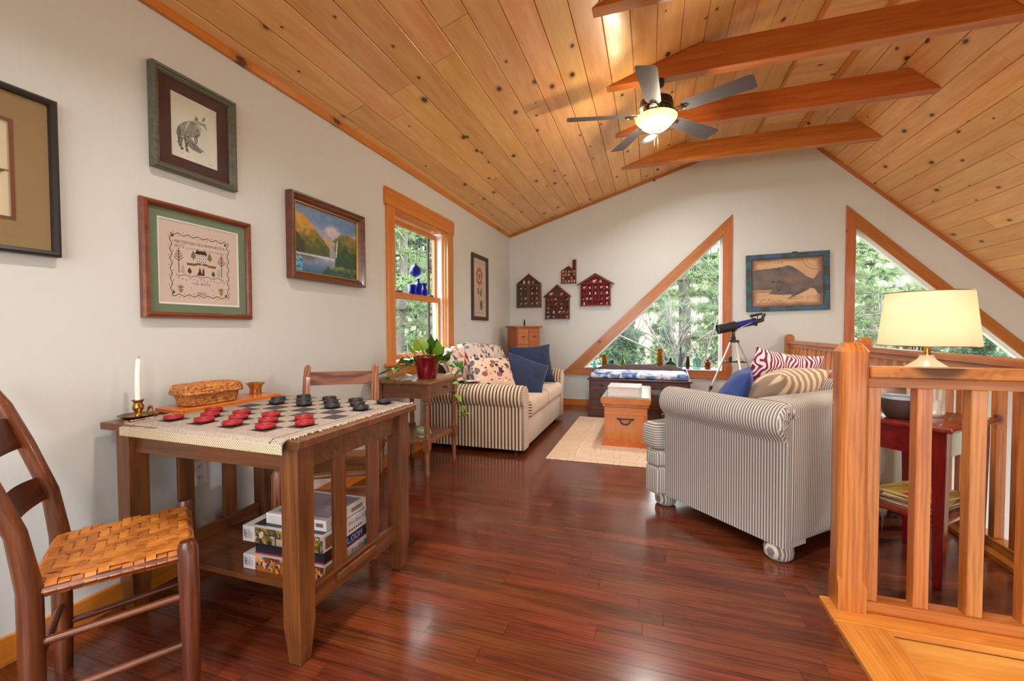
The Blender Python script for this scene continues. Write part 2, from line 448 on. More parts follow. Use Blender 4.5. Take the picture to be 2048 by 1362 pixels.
for xx, w in ((FX0+.012, .03), (FX1-.03, .055)):
    for ya, yb in ((REAR, 2.66), (2.75, 3.55), (3.64, 4.43), (4.52, 5.36), (5.45, BW)):
        board('ceiling_batten', M_TRIM, ceil, (xx, ya, FLAT_Z+CO-.008), (xx, yb, FLAT_Z+CO-.008), w, .016)
for yb in (2.66, 3.55, 4.43, 5.36):
    zb, zt = 3.07, 3.275
    xl = lambda z: (z-3.15-CO)/.309; xr = lambda z: (5.193+CO-z)/.96
    g = G().prism([(xl(zb), zb), (xr(zb), zb), (xr(zt), zt), (xl(zt), zt)], -.045, .045, 'XZ', bev=.003)
    bo = g.out('collar_beam', M_BEAM, ceil, loc=(0, yb+.045, 0))
    # slim scribe strips where the beam dies into the slopes
    for s in (-.051, .051):
        n = Vector((-.309/sL, 0, 1/sL)); 
        board('scribe_strip', M_TRIM, bo, (xl(zb)+.03, s, zb+.012), (xl(zt)-.02, s, zt-.004), .010, .010)
        board('scribe_strip', M_TRIM, bo, (xr(zb)-.01, s, zb+.012), (xr(zt)+.01, s, zt-.004), .010, .010)

# crown and gable trims
tag(board('trim_1', M_TRIM, None, (LW+.012, REAR, 2.54), (LW+.012, BW, 2.54), .024, .062), kind='structure')
tag(board('trim_2', M_CASING, None, (LW+.02, BW-.010, zL(LW+.02)+.012), (FX0, BW-.010, FLAT_Z+.012), .020, .032, up=(-.309, 0, 1)), kind='structure')
tag(board('trim_3', M_CASING, None, (FX1, BW-.010, FLAT_Z+.008), (RIGHT, BW-.010, zR(RIGHT)+.008), .020, .038, up=(.96, 0, 1)), kind='structure')
tag(board('baseboard_left', M_TRIM, None, (LW+.008, REAR, .0475), (LW+.008, BW, .0475), .016, .095), kind='structure')
tag(board('baseboard_back', M_TRIM, None, (LW+.017, BW-.008, .0475), (RX-.06, BW-.008, .0475), .016, .095), kind='structure')
# edge boards round the stair opening
tag(board('trim_4', M_NOSE, None, (.749, REAR, .008), (.749, 1.87, .008), .165, .026, bev=.004), kind='structure')
tag(board('trim_5', M_NOSE, None, (.664, 1.953, .008), (RX+.07, 1.953, .008), .16, .026, bev=.004), kind='structure')
tag(board('trim_6', M_NOSE, None, (.84, 1.895, -.14), (RX+.07, 1.895, -.14), .018, .25), kind='structure')
tag(board('trim_7', M_NOSE, None, (.815, REAR, -.14), (.815, 1.89, -.14), .018, .25), kind='structure')
tag(board('trim_8', M_NOSE, None, (RX, 2.04, .01), (RX, 6.05, .01), .15, .03, bev=.004), kind='structure')
# stair flight dropping away beside the landing
st = empty('staircase', (1.25, 1.2, 0), label='pine stair treads dropping away below the nearest railing', cat='staircase')
for k in range(5):
    board('tread', M_NOSE, st, (-.42, .52-k*.26, -.26-k*.19), (.42, .52-k*.26, -.26-k*.19), .27, .035, bev=.006)
    board('riser', M_TRIM, st, (-.42, .39-k*.26, -.36-k*.19), (.42, .39-k*.26, -.36-k*.19), .016, .15)

# ------------------------------------------------------------ windows
def struct_empty(name, loc=(0, 0, 0), rz=0): return empty(name, loc, rz, kind='structure')
# window_1: double-hung in the left wall (local x = world y, local -y = into the room)
w1 = struct_empty('window_1', (LW, 0, 0), PI/2)
board('head_casing', M_TRIM, w1, (2.97, -.013, 2.211), (4.22, -.013, 2.211), .026, .140)
G().box(-.0525, .0525, -.011, .011, -.70, .70, .002).out('side_casing', wood('amber_pine_jamb', C(212, 138, 50), C(186, 106, 32), axis='Z', rough=.35, knots=.12, knot_scale=4.5, coat=.2), w1, loc=(3.045, -.011, 1.44))
M_JAMB = bpy.data.materials['amber_pine_jamb']
G().box(-.065, .065, -.011, .011, -.70, .70, .002).out('side_casing', M_JAMB, w1, loc=(4.137, -.011, 1.44))
board('stool', M_TRIM, w1, (2.95, -.02, .83), (4.24, -.02, .83), .11, .026, bev=.006)
board('apron', M_TRIM, w1, (2.99, -.009, .77), (4.20, -.009, .77), .018, .085)
for x in (WY0+.009, WY1-.009): G().box(-.009, .009, .005, .15, WZ0, WZ1, .001).out('jamb', M_JAMB, w1, loc=(x, 0, 0))
board('head_jamb', M_TRIM, w1, (WY0, .075, WZ1-.009), (WY1, .075, WZ1-.009), .15, .018)
G().box(-.016, .016, .03, .14, WZ0+.02, WZ1-.02, .002).out('jamb_liner', M_WHITEV, w1, loc=(WY1-.034, 0, 0))
G().box(-.012, .012, .03, .14, WZ0+.02, WZ1-.02, .002).out('jamb_liner', M_WHITEV, w1, loc=(WY0+.030, 0, 0))
def sash(z0, z1, y, nm):
    s = empty(nm, (0, y, 0), parent=w1)
    x0, x1 = WY0+.045, WY1-.052
    for z, h in ((z0+.022, .044), (z1-.022, .044)): board('rail', M_TRIM, s, (x0, 0, z), (x1, 0, z), .034, h)
    for x in (x0+.02, x1-.02): G().box(-.02, .02, -.017, .017, z0+.044, z1-.044, .001).out('stile', M_JAMB, s, loc=(x, 0, 0))
    G().box(x0+.04, x1-.04, -.003, .003, z0+.044, z1-.044).out('pane', M_PANE, s)
    return s
sash(1.40, 2.10, .105, 'upper_sash'); sash(.86, 1.452, .065, 'lower_sash')
G().box(WY1-.135, WY1-.095, .142, .155, .87, 2.1).out('screen_frame', M_DARKSCR, w1)
box_part('sash_lock', M_DARKSCR, w1, 3.23, 3.30, .04, .075, 1.452, 1.466, .003)
box_part('sash_lock', M_DARKSCR, w1, 3.80, 3.87, .04, .075, 1.452, 1.466, .003)

def tri_window(name, outer, inner, sill_knot=False):
    w = struct_empty(name, (0, BW, 0))
    k = 3
    for i in range(3):
        a, b = outer[i], outer[(i+1) % 3]; c, d = inner[i], inner[(i+1) % 3]
        g = G().prism([a, b, d, c], -.024, 0.0, 'XZ', bev=.0015)
        # local frame with X along the board so the grain runs with it
        m = Vector(((a[0]+b[0])/2, 0, (a[1]+b[1])/2)); ang = math.atan2(b[1]-a[1], b[0]-a[0])
        R = Matrix.Translation(m) @ Matrix.Rotation(-ang, 4, 'Y')
        g.xf(R.inverted()); o = g.out('casing', M_CASING, w); o.matrix_local = R
    # white inner frame and the pane
    cx, cz = sum(p[0] for p in inner)/3, sum(p[1] for p in inner)/3
    def inset(p, f): return (cx+(p[0]-cx)*f, cz+(p[1]-cz)*f)
    for i in range(3):
        c, d = inner[i], inner[(i+1) % 3]
        G().prism([inset(c, 1.0), inset(d, 1.0), inset(d, .955), inset(c, .955)], .05, .11, 'XZ').out('frame', M_WHITEV, w)
    G().prism([inset(p, .96) for p in inner], .076, .082, 'XZ').out('pane', M_PANE, w)
    return w
w2 = tri_window('window_2', [(-1.26, .455), (1.0, .455), (1.0, 2.605)], TRI1)
w3 = tri_window('window_3', [(2.242, .455), (4.39, .455), (2.242, 2.605)], TRI2)
board('sill', M_WHITEV, w2, (-.91, .002, .566), (.89, .002, .566), .096, .014)
for k, h in enumerate(ADDED_RW):  # casings for the added rear openings that let in fill daylight
    w = struct_empty('window_%d' % (k+4), (0, REAR, 0)); (x0, z0), (x1, _), (_, z1), _ = h
    for a, b in (((x0-.08, z0), (x1+.08, z0)), ((x0-.08, z1), (x1+.08, z1)), ((x0, z0), (x0, z1)), ((x1, z0), (x1, z1)), (((x0+x1)/2, z0), ((x0+x1)/2, z1))):
        board('casing', M_CASING, w, (a[0], .012, a[1]), (b[0], .012, b[1]), .024, .09, up=(0, 0, 1) if a[1] == b[1] else (1, 0, 0))
# ------------------------------------------------------------ railings
def newel(parent, x, y, h=1.063, w=.094):
    g = G(); a = w/2; c = .012
    def ring(r, z, ch): return [(x+sx*(r-ch*(k == 1)), y+sy*(r-ch*(k == 0)), z) for sx, sy, k in ((-1, -1, 1), (1, -1, 1), (1, -1, 0), (1, 1, 0), (1, 1, 1), (-1, 1, 1), (-1, 1, 0), (-1, -1, 0))]
    rings = [ring(a, 0, .001), ring(a, .10, .001), ring(a, .13, .014), ring(a, h-.10, .014), ring(a, h-.035, .010), ring(a-.018, h-.004, .008), ring(a-.024, h, .006)]
    R = [[g.bm.verts.new(p) for p in q] for q in rings]
    for A, B in zip(R, R[1:]):
        for j in range(8): g.face([A[j], A[(j+1) % 8], B[(j+1) % 8], B[j]])
    g.face(R[0][::-1]); g.face(R[-1])
    return g.out('newel_post', M_RAILZ, parent)
nr = empty('stair_railing', (0, 0, 0.021), label='nearest pine railing with square balusters and a knotty newel post', cat='railing')
newel(nr, .744, 1.989, 1.043)
def rail_x(parent, x0, x1, y, top):
    board('handrail', M_RAIL, parent, (x0, y, top-.021), (x1, y, top-.021), .085, .042, bev=.006)
    board('under_rail', M_RAIL, parent, (x0, y, top-.06), (x1, y, top-.06), .048, .036)
    board('shoe_rail', M_RAIL, parent, (x0, y, .022), (x1, y, .022), .066, .044, bev=.004)
rail_x(nr, .792, RX-.053, 1.989, .951)
for k in range(6):
    x = .81 + k*.1565
    G().box(-.0235, .0235, -.0235, .0235, .044, .873, .002).out('baluster', M_RAILZ, nr, loc=(x, 1.989, 0))
lr = empty('loft_railing', (RX, 0, .025), label='long pine loft railing along the open side, under the right window', cat='railing')
for y in (6.125, 4.17, 1.989): newel(lr, -.005, y, 1.02)
for y0, y1 in ((2.04, 4.12), (4.22, 6.075)):
    board('handrail', M_RAIL, lr, (0, y0, .925), (0, y1, .925), .085, .042, bev=.006)
    board('under_rail', M_RAIL, lr, (0, y0, .886), (0, y1, .886), .048, .036)
    board('shoe_rail', M_RAIL, lr, (0, y0, .022), (0, y1, .022), .066, .044, bev=.004)
    n = int((y1-y0)/.125)
    for k in range(n):
        G().box(-.02, .02, -.02, .02, .044, .868, .0015).out('baluster', M_RAILZ, lr, loc=(0, y0+(k+.5)*(y1-y0)/n, 0))

# ------------------------------------------------------------ furniture timbers
def W2(nm, l, d, **k): return {a: wood(nm+'_'+a, C(*l), C(*d), axis=a, **k) for a in 'XYZ'}
OAK = W2('brown_oak', (134, 78, 38), (80, 43, 20), rough=.36, grain=20, fine=110, var=.07, coat=.15, contrast=1.1, rings=.08)
CHERRY = W2('worn_cherry', (124, 62, 32), (70, 32, 18), rough=.34, grain=14, fine=60, var=.08, coat=.25, contrast=1.1)
ROAK = W2('red_oak_chair', (176, 112, 74), (122, 66, 38), rough=.36, grain=20, fine=110, var=.06, coat=.2, contrast=1.3, rings=.3)
WALN = W2('old_walnut', (144, 86, 48), (94, 52, 27), rough=.34, grain=14, fine=80, var=.06, coat=.3)
REDW = W2('red_stain', (128, 24, 20), (80, 10, 9), rough=.22, grain=12, fine=80, var=.04, coat=.5)
HONEY = W2('honey_pine', (210, 122, 46), (178, 90, 28), rough=.34, grain=12, fine=60, var=.05, coat=.25, knots=.12, knot_scale=3.6)
DKCH = W2('dark_cherry_desk', (98, 54, 48), (60, 28, 28), rough=.35, grain=14, fine=70, var=.05, coat=.25)
BRASS = plain('aged_brass', C(168, 128, 66), .28, 1.0, nvar=.15, nscale=60)
BRONZE = plain('dull_bronze', C(122, 84, 46), .38, 1.0, nvar=.2, nscale=40)
WAX = plain('white_candle_wax', C(238, 234, 226), .45, Subsurface_Weight=.2, Subsurface_Radius=(.02, .015, .01))
BLACK = plain('black_iron', C(30, 28, 30), .5)

# ------------------------------------------------------------ games table by the left wall
TX0, TX1, TY0, TY1, TZ = -2.03, -1.06, 1.06, 1.775, .765
gt = empty('games_table', (-1.55, 1.41, 0), label='brown oak slatted-side table carrying the checkers game', cat='table')
def L(x, y): return (x+1.55, y-1.41)
x0, y0 = L(TX0, TY0); x1, y1 = L(TX1, TY1)
n = 4
for k in range(n):
    a, b = y0+(y1-y0)*k/n, y0+(y1-y0)*(k+1)/n
    board('top_board', OAK['X'], gt, (x0, (a+b)/2, TZ-.014), (x1, (a+b)/2, TZ-.014), b-a-.0006, .028, bev=.003)
lx = (x0+.085, x1-.066); ly = (y0+.06, y1-.06)
for X in lx:
    for Y in ly:
        g = G(); h = TZ-.029
        prof = [(.024, 0), (.035, .13), (.036, h)]
        R = []
        for r, z in prof:
            R.append([g.bm.verts.new((sx*r, sy*r, z)) for sx, sy in ((-1, -1), (1, -1), (1, 1), (-1, 1))])
        for A, B in zip(R, R[1:]):
            for j in range(4): g.face([A[j], A[(j+1) % 4], B[(j+1) % 4], B[j]])
        g.face(R[0][::-1]); g.face(R[-1])
        bmesh.ops.bevel(g.bm, geom=list(g.bm.edges), offset=.002, segments=1, affect='EDGES')
        g.out('leg', OAK['Z'], gt, loc=(X, Y, 0))
for Y in ly: board('apron', OAK['X'], gt, (lx[0]+.03, Y, TZ-.075), (lx[1]-.03, Y, TZ-.075), .02, .09)
for X in lx:
    board('apron', OAK['Y'], gt, (X, ly[0]+.03, TZ-.075), (X, ly[1]-.03, TZ-.075), .02, .09)
    r = board('lower_rail', OAK['X'], gt, (X, ly[0]+.03, .185), (X, ly[1]-.03, .185), .022, .075)
    for f in (.33, .67):
        Y = ly[0]+(ly[1]-ly[0])*f
        G().box(-.008, .008, -.033, .033, .222, TZ-.118, .0015).out('slat', OAK['Z'], gt, loc=(X, Y, 0))
board('wedge_key', OAK['Y'], gt, (lx[1]+.017, -.13, .195), (lx[1]+.017, .10, .195), .014, .03, bev=.004)
board('shelf', OAK['X'], gt, (lx[0]+.012, 0, .155), (lx[1]-.012, 0, .155), .36, .022)
# raised ledge against the wall
board('back_ledge', HONEY['Y'], gt, (x0+.085, y0+.19, TZ+.011), (x0+.085, y1-.02, TZ+.011), .165, .022, bev=.004)

# ------------------------------------------------------------ checkers mat
def mat_weave():
    t = NT('checker_mat_weave'); P = t.coords(); x, y, z = t.sep(P)
    u = t.math('DIVIDE', t.math('ADD', x, .324), .081); v = t.math('DIVIDE', t.math('ADD', y, .324), .081)
    inside = t.math('MULTIPLY', t.math('MULTIPLY', t.math('GREATER_THAN', u, 0.), t.math('LESS_THAN', u, 8.)), t.math('MULTIPLY', t.math('GREATER_THAN', v, 0.), t.math('LESS_THAN', v, 8.)))
    chk = t.math('LESS_THAN', t.math('ABSOLUTE', t.math('SUBTRACT', t.math('MODULO', t.math('ADD', t.math('FLOOR', u), t.math('FLOOR', v)), 2.), 0.)), .5)
    nz = t.n('TexNoise', {'Vector': P, 'Scale': 160.0, 'Detail': 2.0}).outputs[0]
    wx = t.math('SINE', t.math('MULTIPLY', x, 1400.)); wy = t.math('SINE', t.math('MULTIPLY', y, 900.))
    w = t.math('MULTIPLY', wx, wy)
    cream = t.ramp(nz, [(.28, C(120, 88, 74)), (.37, C(222, 202, 182)), (.75, C(240, 224, 206))])
    dark = t.mix(nz, C(84, 74, 76), C(130, 116, 112))
    line = t.math('LESS_THAN', t.math('ABSOLUTE', t.math('SUBTRACT', t.math('ABSOLUTE', x), .345)), .003)
    c = t.mix(t.math('MULTIPLY', chk, inside), cream, dark)
    c = t.mix(t.math('MULTIPLY', line, .7), c, C(70, 60, 60))
    t.col(c); t.bump(t.math('ADD', w, t.math('MULTIPLY', nz, 2.)), .6, .0012); t.set(Roughness=.95); return t.m
MX, MY = -1.495, 1.447      # mat centre
cm = empty('checkers_mat', (MX, MY, TZ), rz=math.radians(-1.2), label='cream woven checkerboard mat with fringed edges on the games table', cat='mat')
def matfn(u, v):
    x = (u-.5)*.80; y = -.408+v*.752
    z = .0035+.0012*math.sin(x*40+y*13)*math.sin(y*31)
    if y < -.384:      # hangs over the near table edge
        d = -.384-y; return (x, -.391-min(d*.1, .003)-.004*math.sin(min(1., d/.006)*PI/2), z-d*1.2)
    return (x, y, z)
g = G(); g.grid(matfn, 48, 90)
b = bmesh.ops.solidify(g.bm, geom=g.bm.faces[:], thickness=.0025)
g.out('woven_cloth', mat_weave(), cm, smooth=True)
M_FRINGE = plain('cotton_fringe', C(212, 190, 166), .95, nvar=.35, nscale=200)
g = G(); r = random.Random(4)
for k in range(120):
    y = -.380+.72*k/119
    for s in (-1, 1):
        if r.random() < .15: continue
        a = Vector((s*.398, y, .004)); L_ = r.uniform(.008, .02)
        g.tube([a, a+Vector((s*L_*.6, r.uniform(-.004, .004), .004)), a+Vector((s*L_, r.uniform(-.006, .006), .001 if s < 0 else -.0005))], .0012, 4, caps=False)
tag(g.out('fringe', M_FRINGE, cm, smooth=True), kind='stuff')
def hem_mat():
    t = NT('open_weave_hem'); x, y, z = t.sep(t.coords())
    w = t.math('MULTIPLY', t.math('SINE', t.math('MULTIPLY', x, 620.)), t.math('SINE', t.math('MULTIPLY', z, 640.)))
    t.col(t.ramp(t.math('ADD', t.math('MULTIPLY', w, .5), .5), [(.0, C(70, 54, 44)), (.45, C(222, 200, 166)), (1., C(240, 226, 196))])); t.set(Roughness=.95); t.bump(w, .6, .0015); return t.m
g = G(); g.box(-.40, .40, -.4030, -.4000, -.040, -.008, .001)
g.out('hem', hem_mat(), cm)
# checkers: 12 red on the near side, 12 black on the far side
def checker_mesh(nm):
    g = G(); R = .0335
    g.lathe([(.0, .0), (R-.003, .0), (R, .002), (R, .0075), (R-.0015, .0095), (R-.004, .0095), (R-.006, .0072), (.020, .0070), (.018, .0086), (.016, .0086), (.014, .0068), (.0, .0066)], 28, cap0=False, cap1=False)
    g.tube([(math.cos(a*PI/14)*R, math.sin(a*PI/14)*R, .0047) for a in range(28)], .0009, 4, closed=True)
    return g.mesh(nm, 35)
ck = checker_mesh('checker')
M_RED = plain('red_plastic', C(150, 6, 20), .42); M_BLK = plain('black_plastic', C(26, 26, 28), .45)
ckr = ck; ckr.materials.append(M_RED); ckb = ck.copy(); ckb.materials.clear(); ckb.materials.append(M_BLK)
SQ = .081
RED = [[0, 2, 4, 6], [1, 3, 5, 7], [0, 2, 4, 6]]; BLK = [[1, 3, 5, 7], [0, 2, 4, 6], [1, 3, 5, 7]]
rr = random.Random(9)
def put_checker(me, colr, row, k, col, rowword):
    x = -.324+SQ*(col+.5)+rr.uniform(-.006, .006); y = -.324+SQ*(row+.5)+rr.uniform(-.006, .006)
    a = math.radians(-1.2)
    o = link('checker', me, None, None, (MX+x*math.cos(a)-y*math.sin(a), MY+x*math.sin(a)+y*math.cos(a), TZ+.008))
    o.scale = (1, 1, 1.3); o.rotation_euler = (rr.uniform(-.02, .02), rr.uniform(-.02, .02), rr.uniform(0, 6))
    tag(o, '%s plastic checker, %s from the wall in the %s' % (colr, ORD[k], rowword), 'checker', '%s checkers on the mat' % colr)
for i, (row, w) in enumerate(zip((0, 1, 2), ('row nearest the woven chair', 'middle row of reds', 'red row nearest the blacks'))):
    for k, c in enumerate(RED[i]): put_checker(ckr, 'red', row, k, c, w)
for i, (row, w) in enumerate(zip((5, 6, 7), ('black row nearest the reds', 'middle row of blacks', 'row nearest the far chair'))):
    for k, c in enumerate(BLK[i]): put_checker(ckb, 'black', row, k, c, w)

# ------------------------------------------------------------ candlestick, basket, brass cup
cs = empty('chamberstick', (-1.985, 1.165, TZ), label='small brass chamberstick with saucer and finger loop at the table corner', cat='candle holder')
G().lathe([(.0, .003), (.045, .003), (.062, .010), (.066, .014), (.064, .0145), (.046, .0075), (.012, .0085), (.011, .014), (.008, .019), (.012, .026), (.018, .036), (.0195, .044), (.016, .054), (.0135, .060), (.0175, .068), (.022, .0725), (.0205, .0735), (.012, .066), (.0, .062)], 32, cap0=False, cap1=False).out('dish', BRASS, cs, smooth=50)
pts = [(.056+.017*math.cos(a), .012, .028+.018*math.sin(a)) for a in [PI*1.25-k*PI*1.9/14 for k in range(15)]]
G().tube(pts, .003, 6, flat=(.6, 2.2)).out('finger_loop', BRASS, cs, smooth=True)
cd = empty('taper_candle', (-1.985, 1.165, TZ+.064), label='white taper candle standing in the brass chamberstick', cat='candle')
G().tube([(0, 0, 0), (.001, 0, .06), (.004, 0, .12), (.008, .001, .172), (.009, .001, .178)], [.0105, .0105, .0098, .0085, .004], 16).out('wax', WAX, cd, smooth=40)
G().tube([(.009, .001, .176), (.009, .001, .184), (.013, .001, .187)], .0012, 5).out('wick', BLACK, cd)
def rope_loop(g, w, d, z, r, amp, n=96, ph=0.):
    pts = []
    for k in range(n):
        a = 2*PI*k/n; c, s = math.cos(a), math.sin(a); e = 2/7
        pts.append((w/2*math.copysign(abs(c)**e, c), d/2*math.copysign(abs(s)**e, s), z+amp*math.sin(k*PI*.5+ph)))
    rs = [r*(1+.18*math.sin(k*PI*.5+ph+1)) for k in range(n)]
    g.tube(pts, rs, 6, closed=True)
def rope_mat():
    t = NT('sea_grass_braid'); P = t.coords(); nz = t.n('TexNoise', {'Vector': P, 'Scale': 90.0, 'Detail': 3.0}).outputs[0]
    t.col(t.ramp(nz, [(.3, C(118, 66, 26)), (.55, C(192, 122, 56)), (.8, C(220, 160, 88))])); t.bump(nz, .8, .003); t.set(Roughness=.8); return t.m
M_ROPE = rope_mat()
bk = empty('woven_basket', (-1.935, 1.415, TZ+.022), rz=math.radians(86), label='small lidded braided basket on the ledge of the games table', cat='basket'); bk.scale = (1., 1., 1.25)
g = G()
for k in range(5): rope_loop(g, .205+.004*k, .112+.003*k, .007+.0085*k, .0058, .0012, ph=k*1.7)
g.box(-.095, .095, -.05, .05, .001, .05); g.out('body', M_ROPE, bk, smooth=True)
g = G()
for k in range(3): rope_loop(g, .25-.006*k, .15-.006*k, .046+.009*k, .0062, .0015, ph=k*1.3)
for k in range(9): rope_loop(g, .226-.022*k, .126-.0125*k, .068+.0007*k, .0062, .001, 60, ph=k)
g.box(-.11, .11, -.06, .06, .045, .07); g.out('lid', M_ROPE, bk, smooth=True)
bc = empty('brass_cup', (-1.955, 1.68, TZ+.022), label='flared brass cup beside the basket on the table ledge', cat='cup')
G().lathe([(.0, .002), (.026, .0), (.0275, .004), (.027, .022), (.029, .035), (.036, .049), (.046, .058), (.0465, .0595), (.044, .0585), (.034, .048), (.026, .034), (.024, .008), (.0, .006)], 32, cap0=False, cap1=False).out('bowl', plain('warm_copper_brass', C(204, 168, 122), .24, 1.0), bc, smooth=50)

# ------------------------------------------------------------ jigsaw boxes on the table shelf
M_INK = ink_material('printed_card', .35); M_CARD = plain('white_card', C(226, 222, 220), .4)
def mosaic(pal, seed):
    r = random.Random(seed)
    pts = [(r.random()*6, r.random(), r.choice(pal), r.uniform(.7, 1.15)) for _ in range(170)]
    def fn(u, v, asp):
        best = min(pts, key=lambda p: (p[0]-u*asp)**2*1.6+(p[1]-v)**2); return tuple(min(255, q*best[3]) for q in best[2])
    return fn
PAL_A = [(150, 132, 48), (92, 84, 62), (196, 178, 150), (170, 130, 70), (60, 66, 58), (214, 190, 150), (128, 110, 40)]
PAL_B = [(190, 110, 40), (204, 132, 60), (150, 70, 50), (60, 46, 52), (206, 176, 160), (170, 90, 30), (220, 150, 70)]
FONT = {'A': '0E11111F111111', 'B': '1E11111E11111E', 'C': '0E11101010110E', 'D': '1E11111111111E', 'E': '1F10101E10101F', 'F': '1F10101E101010', 'G': '0E11101711110F', 'H': '1111111F111111', 'I': '0E04040404040E', 'J': '0702020202120C', 'K': '11121418141211', 'L': '1010101010101F', 'M': '111B1515111111', 'N': '11111915131111', 'O': '0E11111111110E', 'P': '1E11111E101010', 'Q': '0E11111115120D', 'R': '1E11111E141211', 'S': '0F10100E01011E', 'T': '1F040404040404', 'U': '1111111111110E', 'V': '11111111110A04', 'W': '11111115151B11', 'X': '11110A040A1111', 'Y': '11110A04040404', 'Z': '1F01020408101F', '0': '0E11131519110E', '1': '040C040404040E', '2': '0E11010204081F', 'r': '0000161810100E'[:12]+'10', 'o': '00000E1111110E', 'w': '0000111115150A', 'b': '10101E1111111E', 's': '00000F100E011E', ' ': '00'*7, 'l': '0C04040404040E'}
def glyphs(txt):
    """(col,row) cells of a 5x7 lettering line, row 0 on top"""
    out = []
    for k, ch in enumerate(txt):
        h = FONT.get(ch, FONT[' '])
        for r in range(7):
            bits = int(h[r*2:r*2+2], 16)
            for c in range(5):
                if bits >> (4-c) & 1: out.append((k*6+c, r))
    return out
def puzzle_box(loc, rz, w, d, h, label, front=None, top=None, pal=None, seed=1, body=None, end_text=None, art=True):
    e = empty('jigsaw_box', loc, rz, label=label, cat='box', group='jigsaw puzzle boxes on the table shelf')
    G().box(-w/2, w/2, -d/2, d/2, 0, h, .001).out('carton', body or M_CARD, e)
    fs = []; t = .0006
    def quad(face, u0, u1, v0, v1, c, lift=t):
        if face == 'F': P = lambda u, v: (-w/2+u*w, -d/2-lift, v*h)
        elif face == 'E': P = lambda u, v: (w/2+lift, -d/2+u*d, v*h)
        else: P = lambda u, v: (-w/2+u*w, -d/2+v*d, h+lift)
        fs.append(([P(u0, v0), P(u1, v0), P(u1, v1), P(u0, v1)], c))
    if pal:
        fn = mosaic(pal, seed)
        for i in range(46):
            for j in range(9):
                u0, u1 = .16+.84*i/46, .16+.84*(i+1)/46; quad('F', u0, u1, j/9, (j+1)/9, fn(u0, j/9, 6))
        for r in range(6): quad('F', .03+.018*r, .036+.018*r, .2, .8-.1*(r % 3), (120, 112, 112))
        for (c, rr_) in glyphs('ART'): quad('F', .018+.0052*rr_, .018+.0052*(rr_+1), .30+.028*c, .30+.028*(c+1), (60, 54, 54), t*1.5)
        fnt = mosaic([tuple(x*.4 for x in p) for p in pal], seed+5)
        quad('T', .10, .96, .06, .94, (56, 50, 50))
        if seed == 2: quad('T', .2, .98, .12, .17, (140, 30, 44), t*1.5)
    return e, fs, quad
def done(e, fs): ink_mesh('print', fs, M_INK, e)
shz = .167
bx = -1.365; by = 1.42; a = math.radians(2)
e, fs, q = puzzle_box((bx, by, shz), a, .385, .30, .058, 'lowest jigsaw box with a gold mosaic spine on the table shelf', pal=PAL_B, seed=2)
q('E', .03, .22, .1, .9, (206, 120, 40))
for k in range(7): q('E', .55+.05*k, .58+.05*k, .5, .8-.05*(k % 3), (150, 140, 150))
q('E', .84, .94, .35, .8, (120, 110, 90)); done(e, fs)
M_NAVYC = plain('navy_card', C(34, 34, 44), .4)
e, fs, q = puzzle_box((bx+.02, by+.01, shz+.0592), a, .33, .29, .050, 'dark jigsaw box with a blue spine lettered LOOM, between two white boxes', body=M_NAVYC)
q('E', .0, 1., 0, .14, (140, 24, 50)); q('E', .38, 1., .14, 1., (28, 46, 96)); q('E', .84, .98, .2, .94, (40, 20, 16))
for (c, r_) in ((1, 1), (2, 2), (3, 2), (2, 3), (4, 4), (3, 4), (4, 1)): q('E', .85+.022*c, .872+.022*c, .74-.11*r_+.1, .84-.11*r_+.1, (214, 90, 40), .0009)
for (c, r_) in glyphs('LOOM'): q('E', .46+.0145*c, .46+.0145*(c+1), .70-.072*r_, .772-.072*r_, (206, 204, 210), .0009)
q('F', 0, 1, 0, .13, (150, 30, 44)); q('E', .02, .3, .3, .9, (70, 40, 36)); done(e, fs)
e, fs, q = puzzle_box((bx, by, shz+.1104), a, .385, .30, .062, 'large white jigsaw box with an olive garden spine, below the smallest box', pal=PAL_A, seed=3)
q('E', .04, .24, .15, .9, (150, 100, 44))
for k in range(7): q('E', .5+.05*k, .53+.05*k, .62, .86-.06*(k % 3), (150, 140, 156))
for k in range(6): q('E', .5+.05*k, .53+.05*k, .2, .34, (70, 66, 70))
q('E', .86, .96, .5, .9, (90, 84, 86)); done(e, fs)
e, fs, q = puzzle_box((bx+.03, by+.015, shz+.1736), a, .29, .25, .042, 'smallest white jigsaw box with a grey picture, top of the stack')
q('T', .12, .96, .10, .93, (142, 130, 142)); q('T', .15, .5, .12, .35, (104, 96, 98), .0009); q('T', .55, .93, .5, .9, (120, 110, 118), .0009)
for r_ in range(5): q('F', .05, .55-.06*(r_ % 2), .18+.13*r_, .22+.13*r_, (196, 170, 160))
q('F', .83, .95, .35, .7, (110, 96, 96)); q('E', .6, .9, .3, .7, (150, 128, 96)); q('E', .1, .4, .3, .6, (130, 140, 170)); done(e, fs)

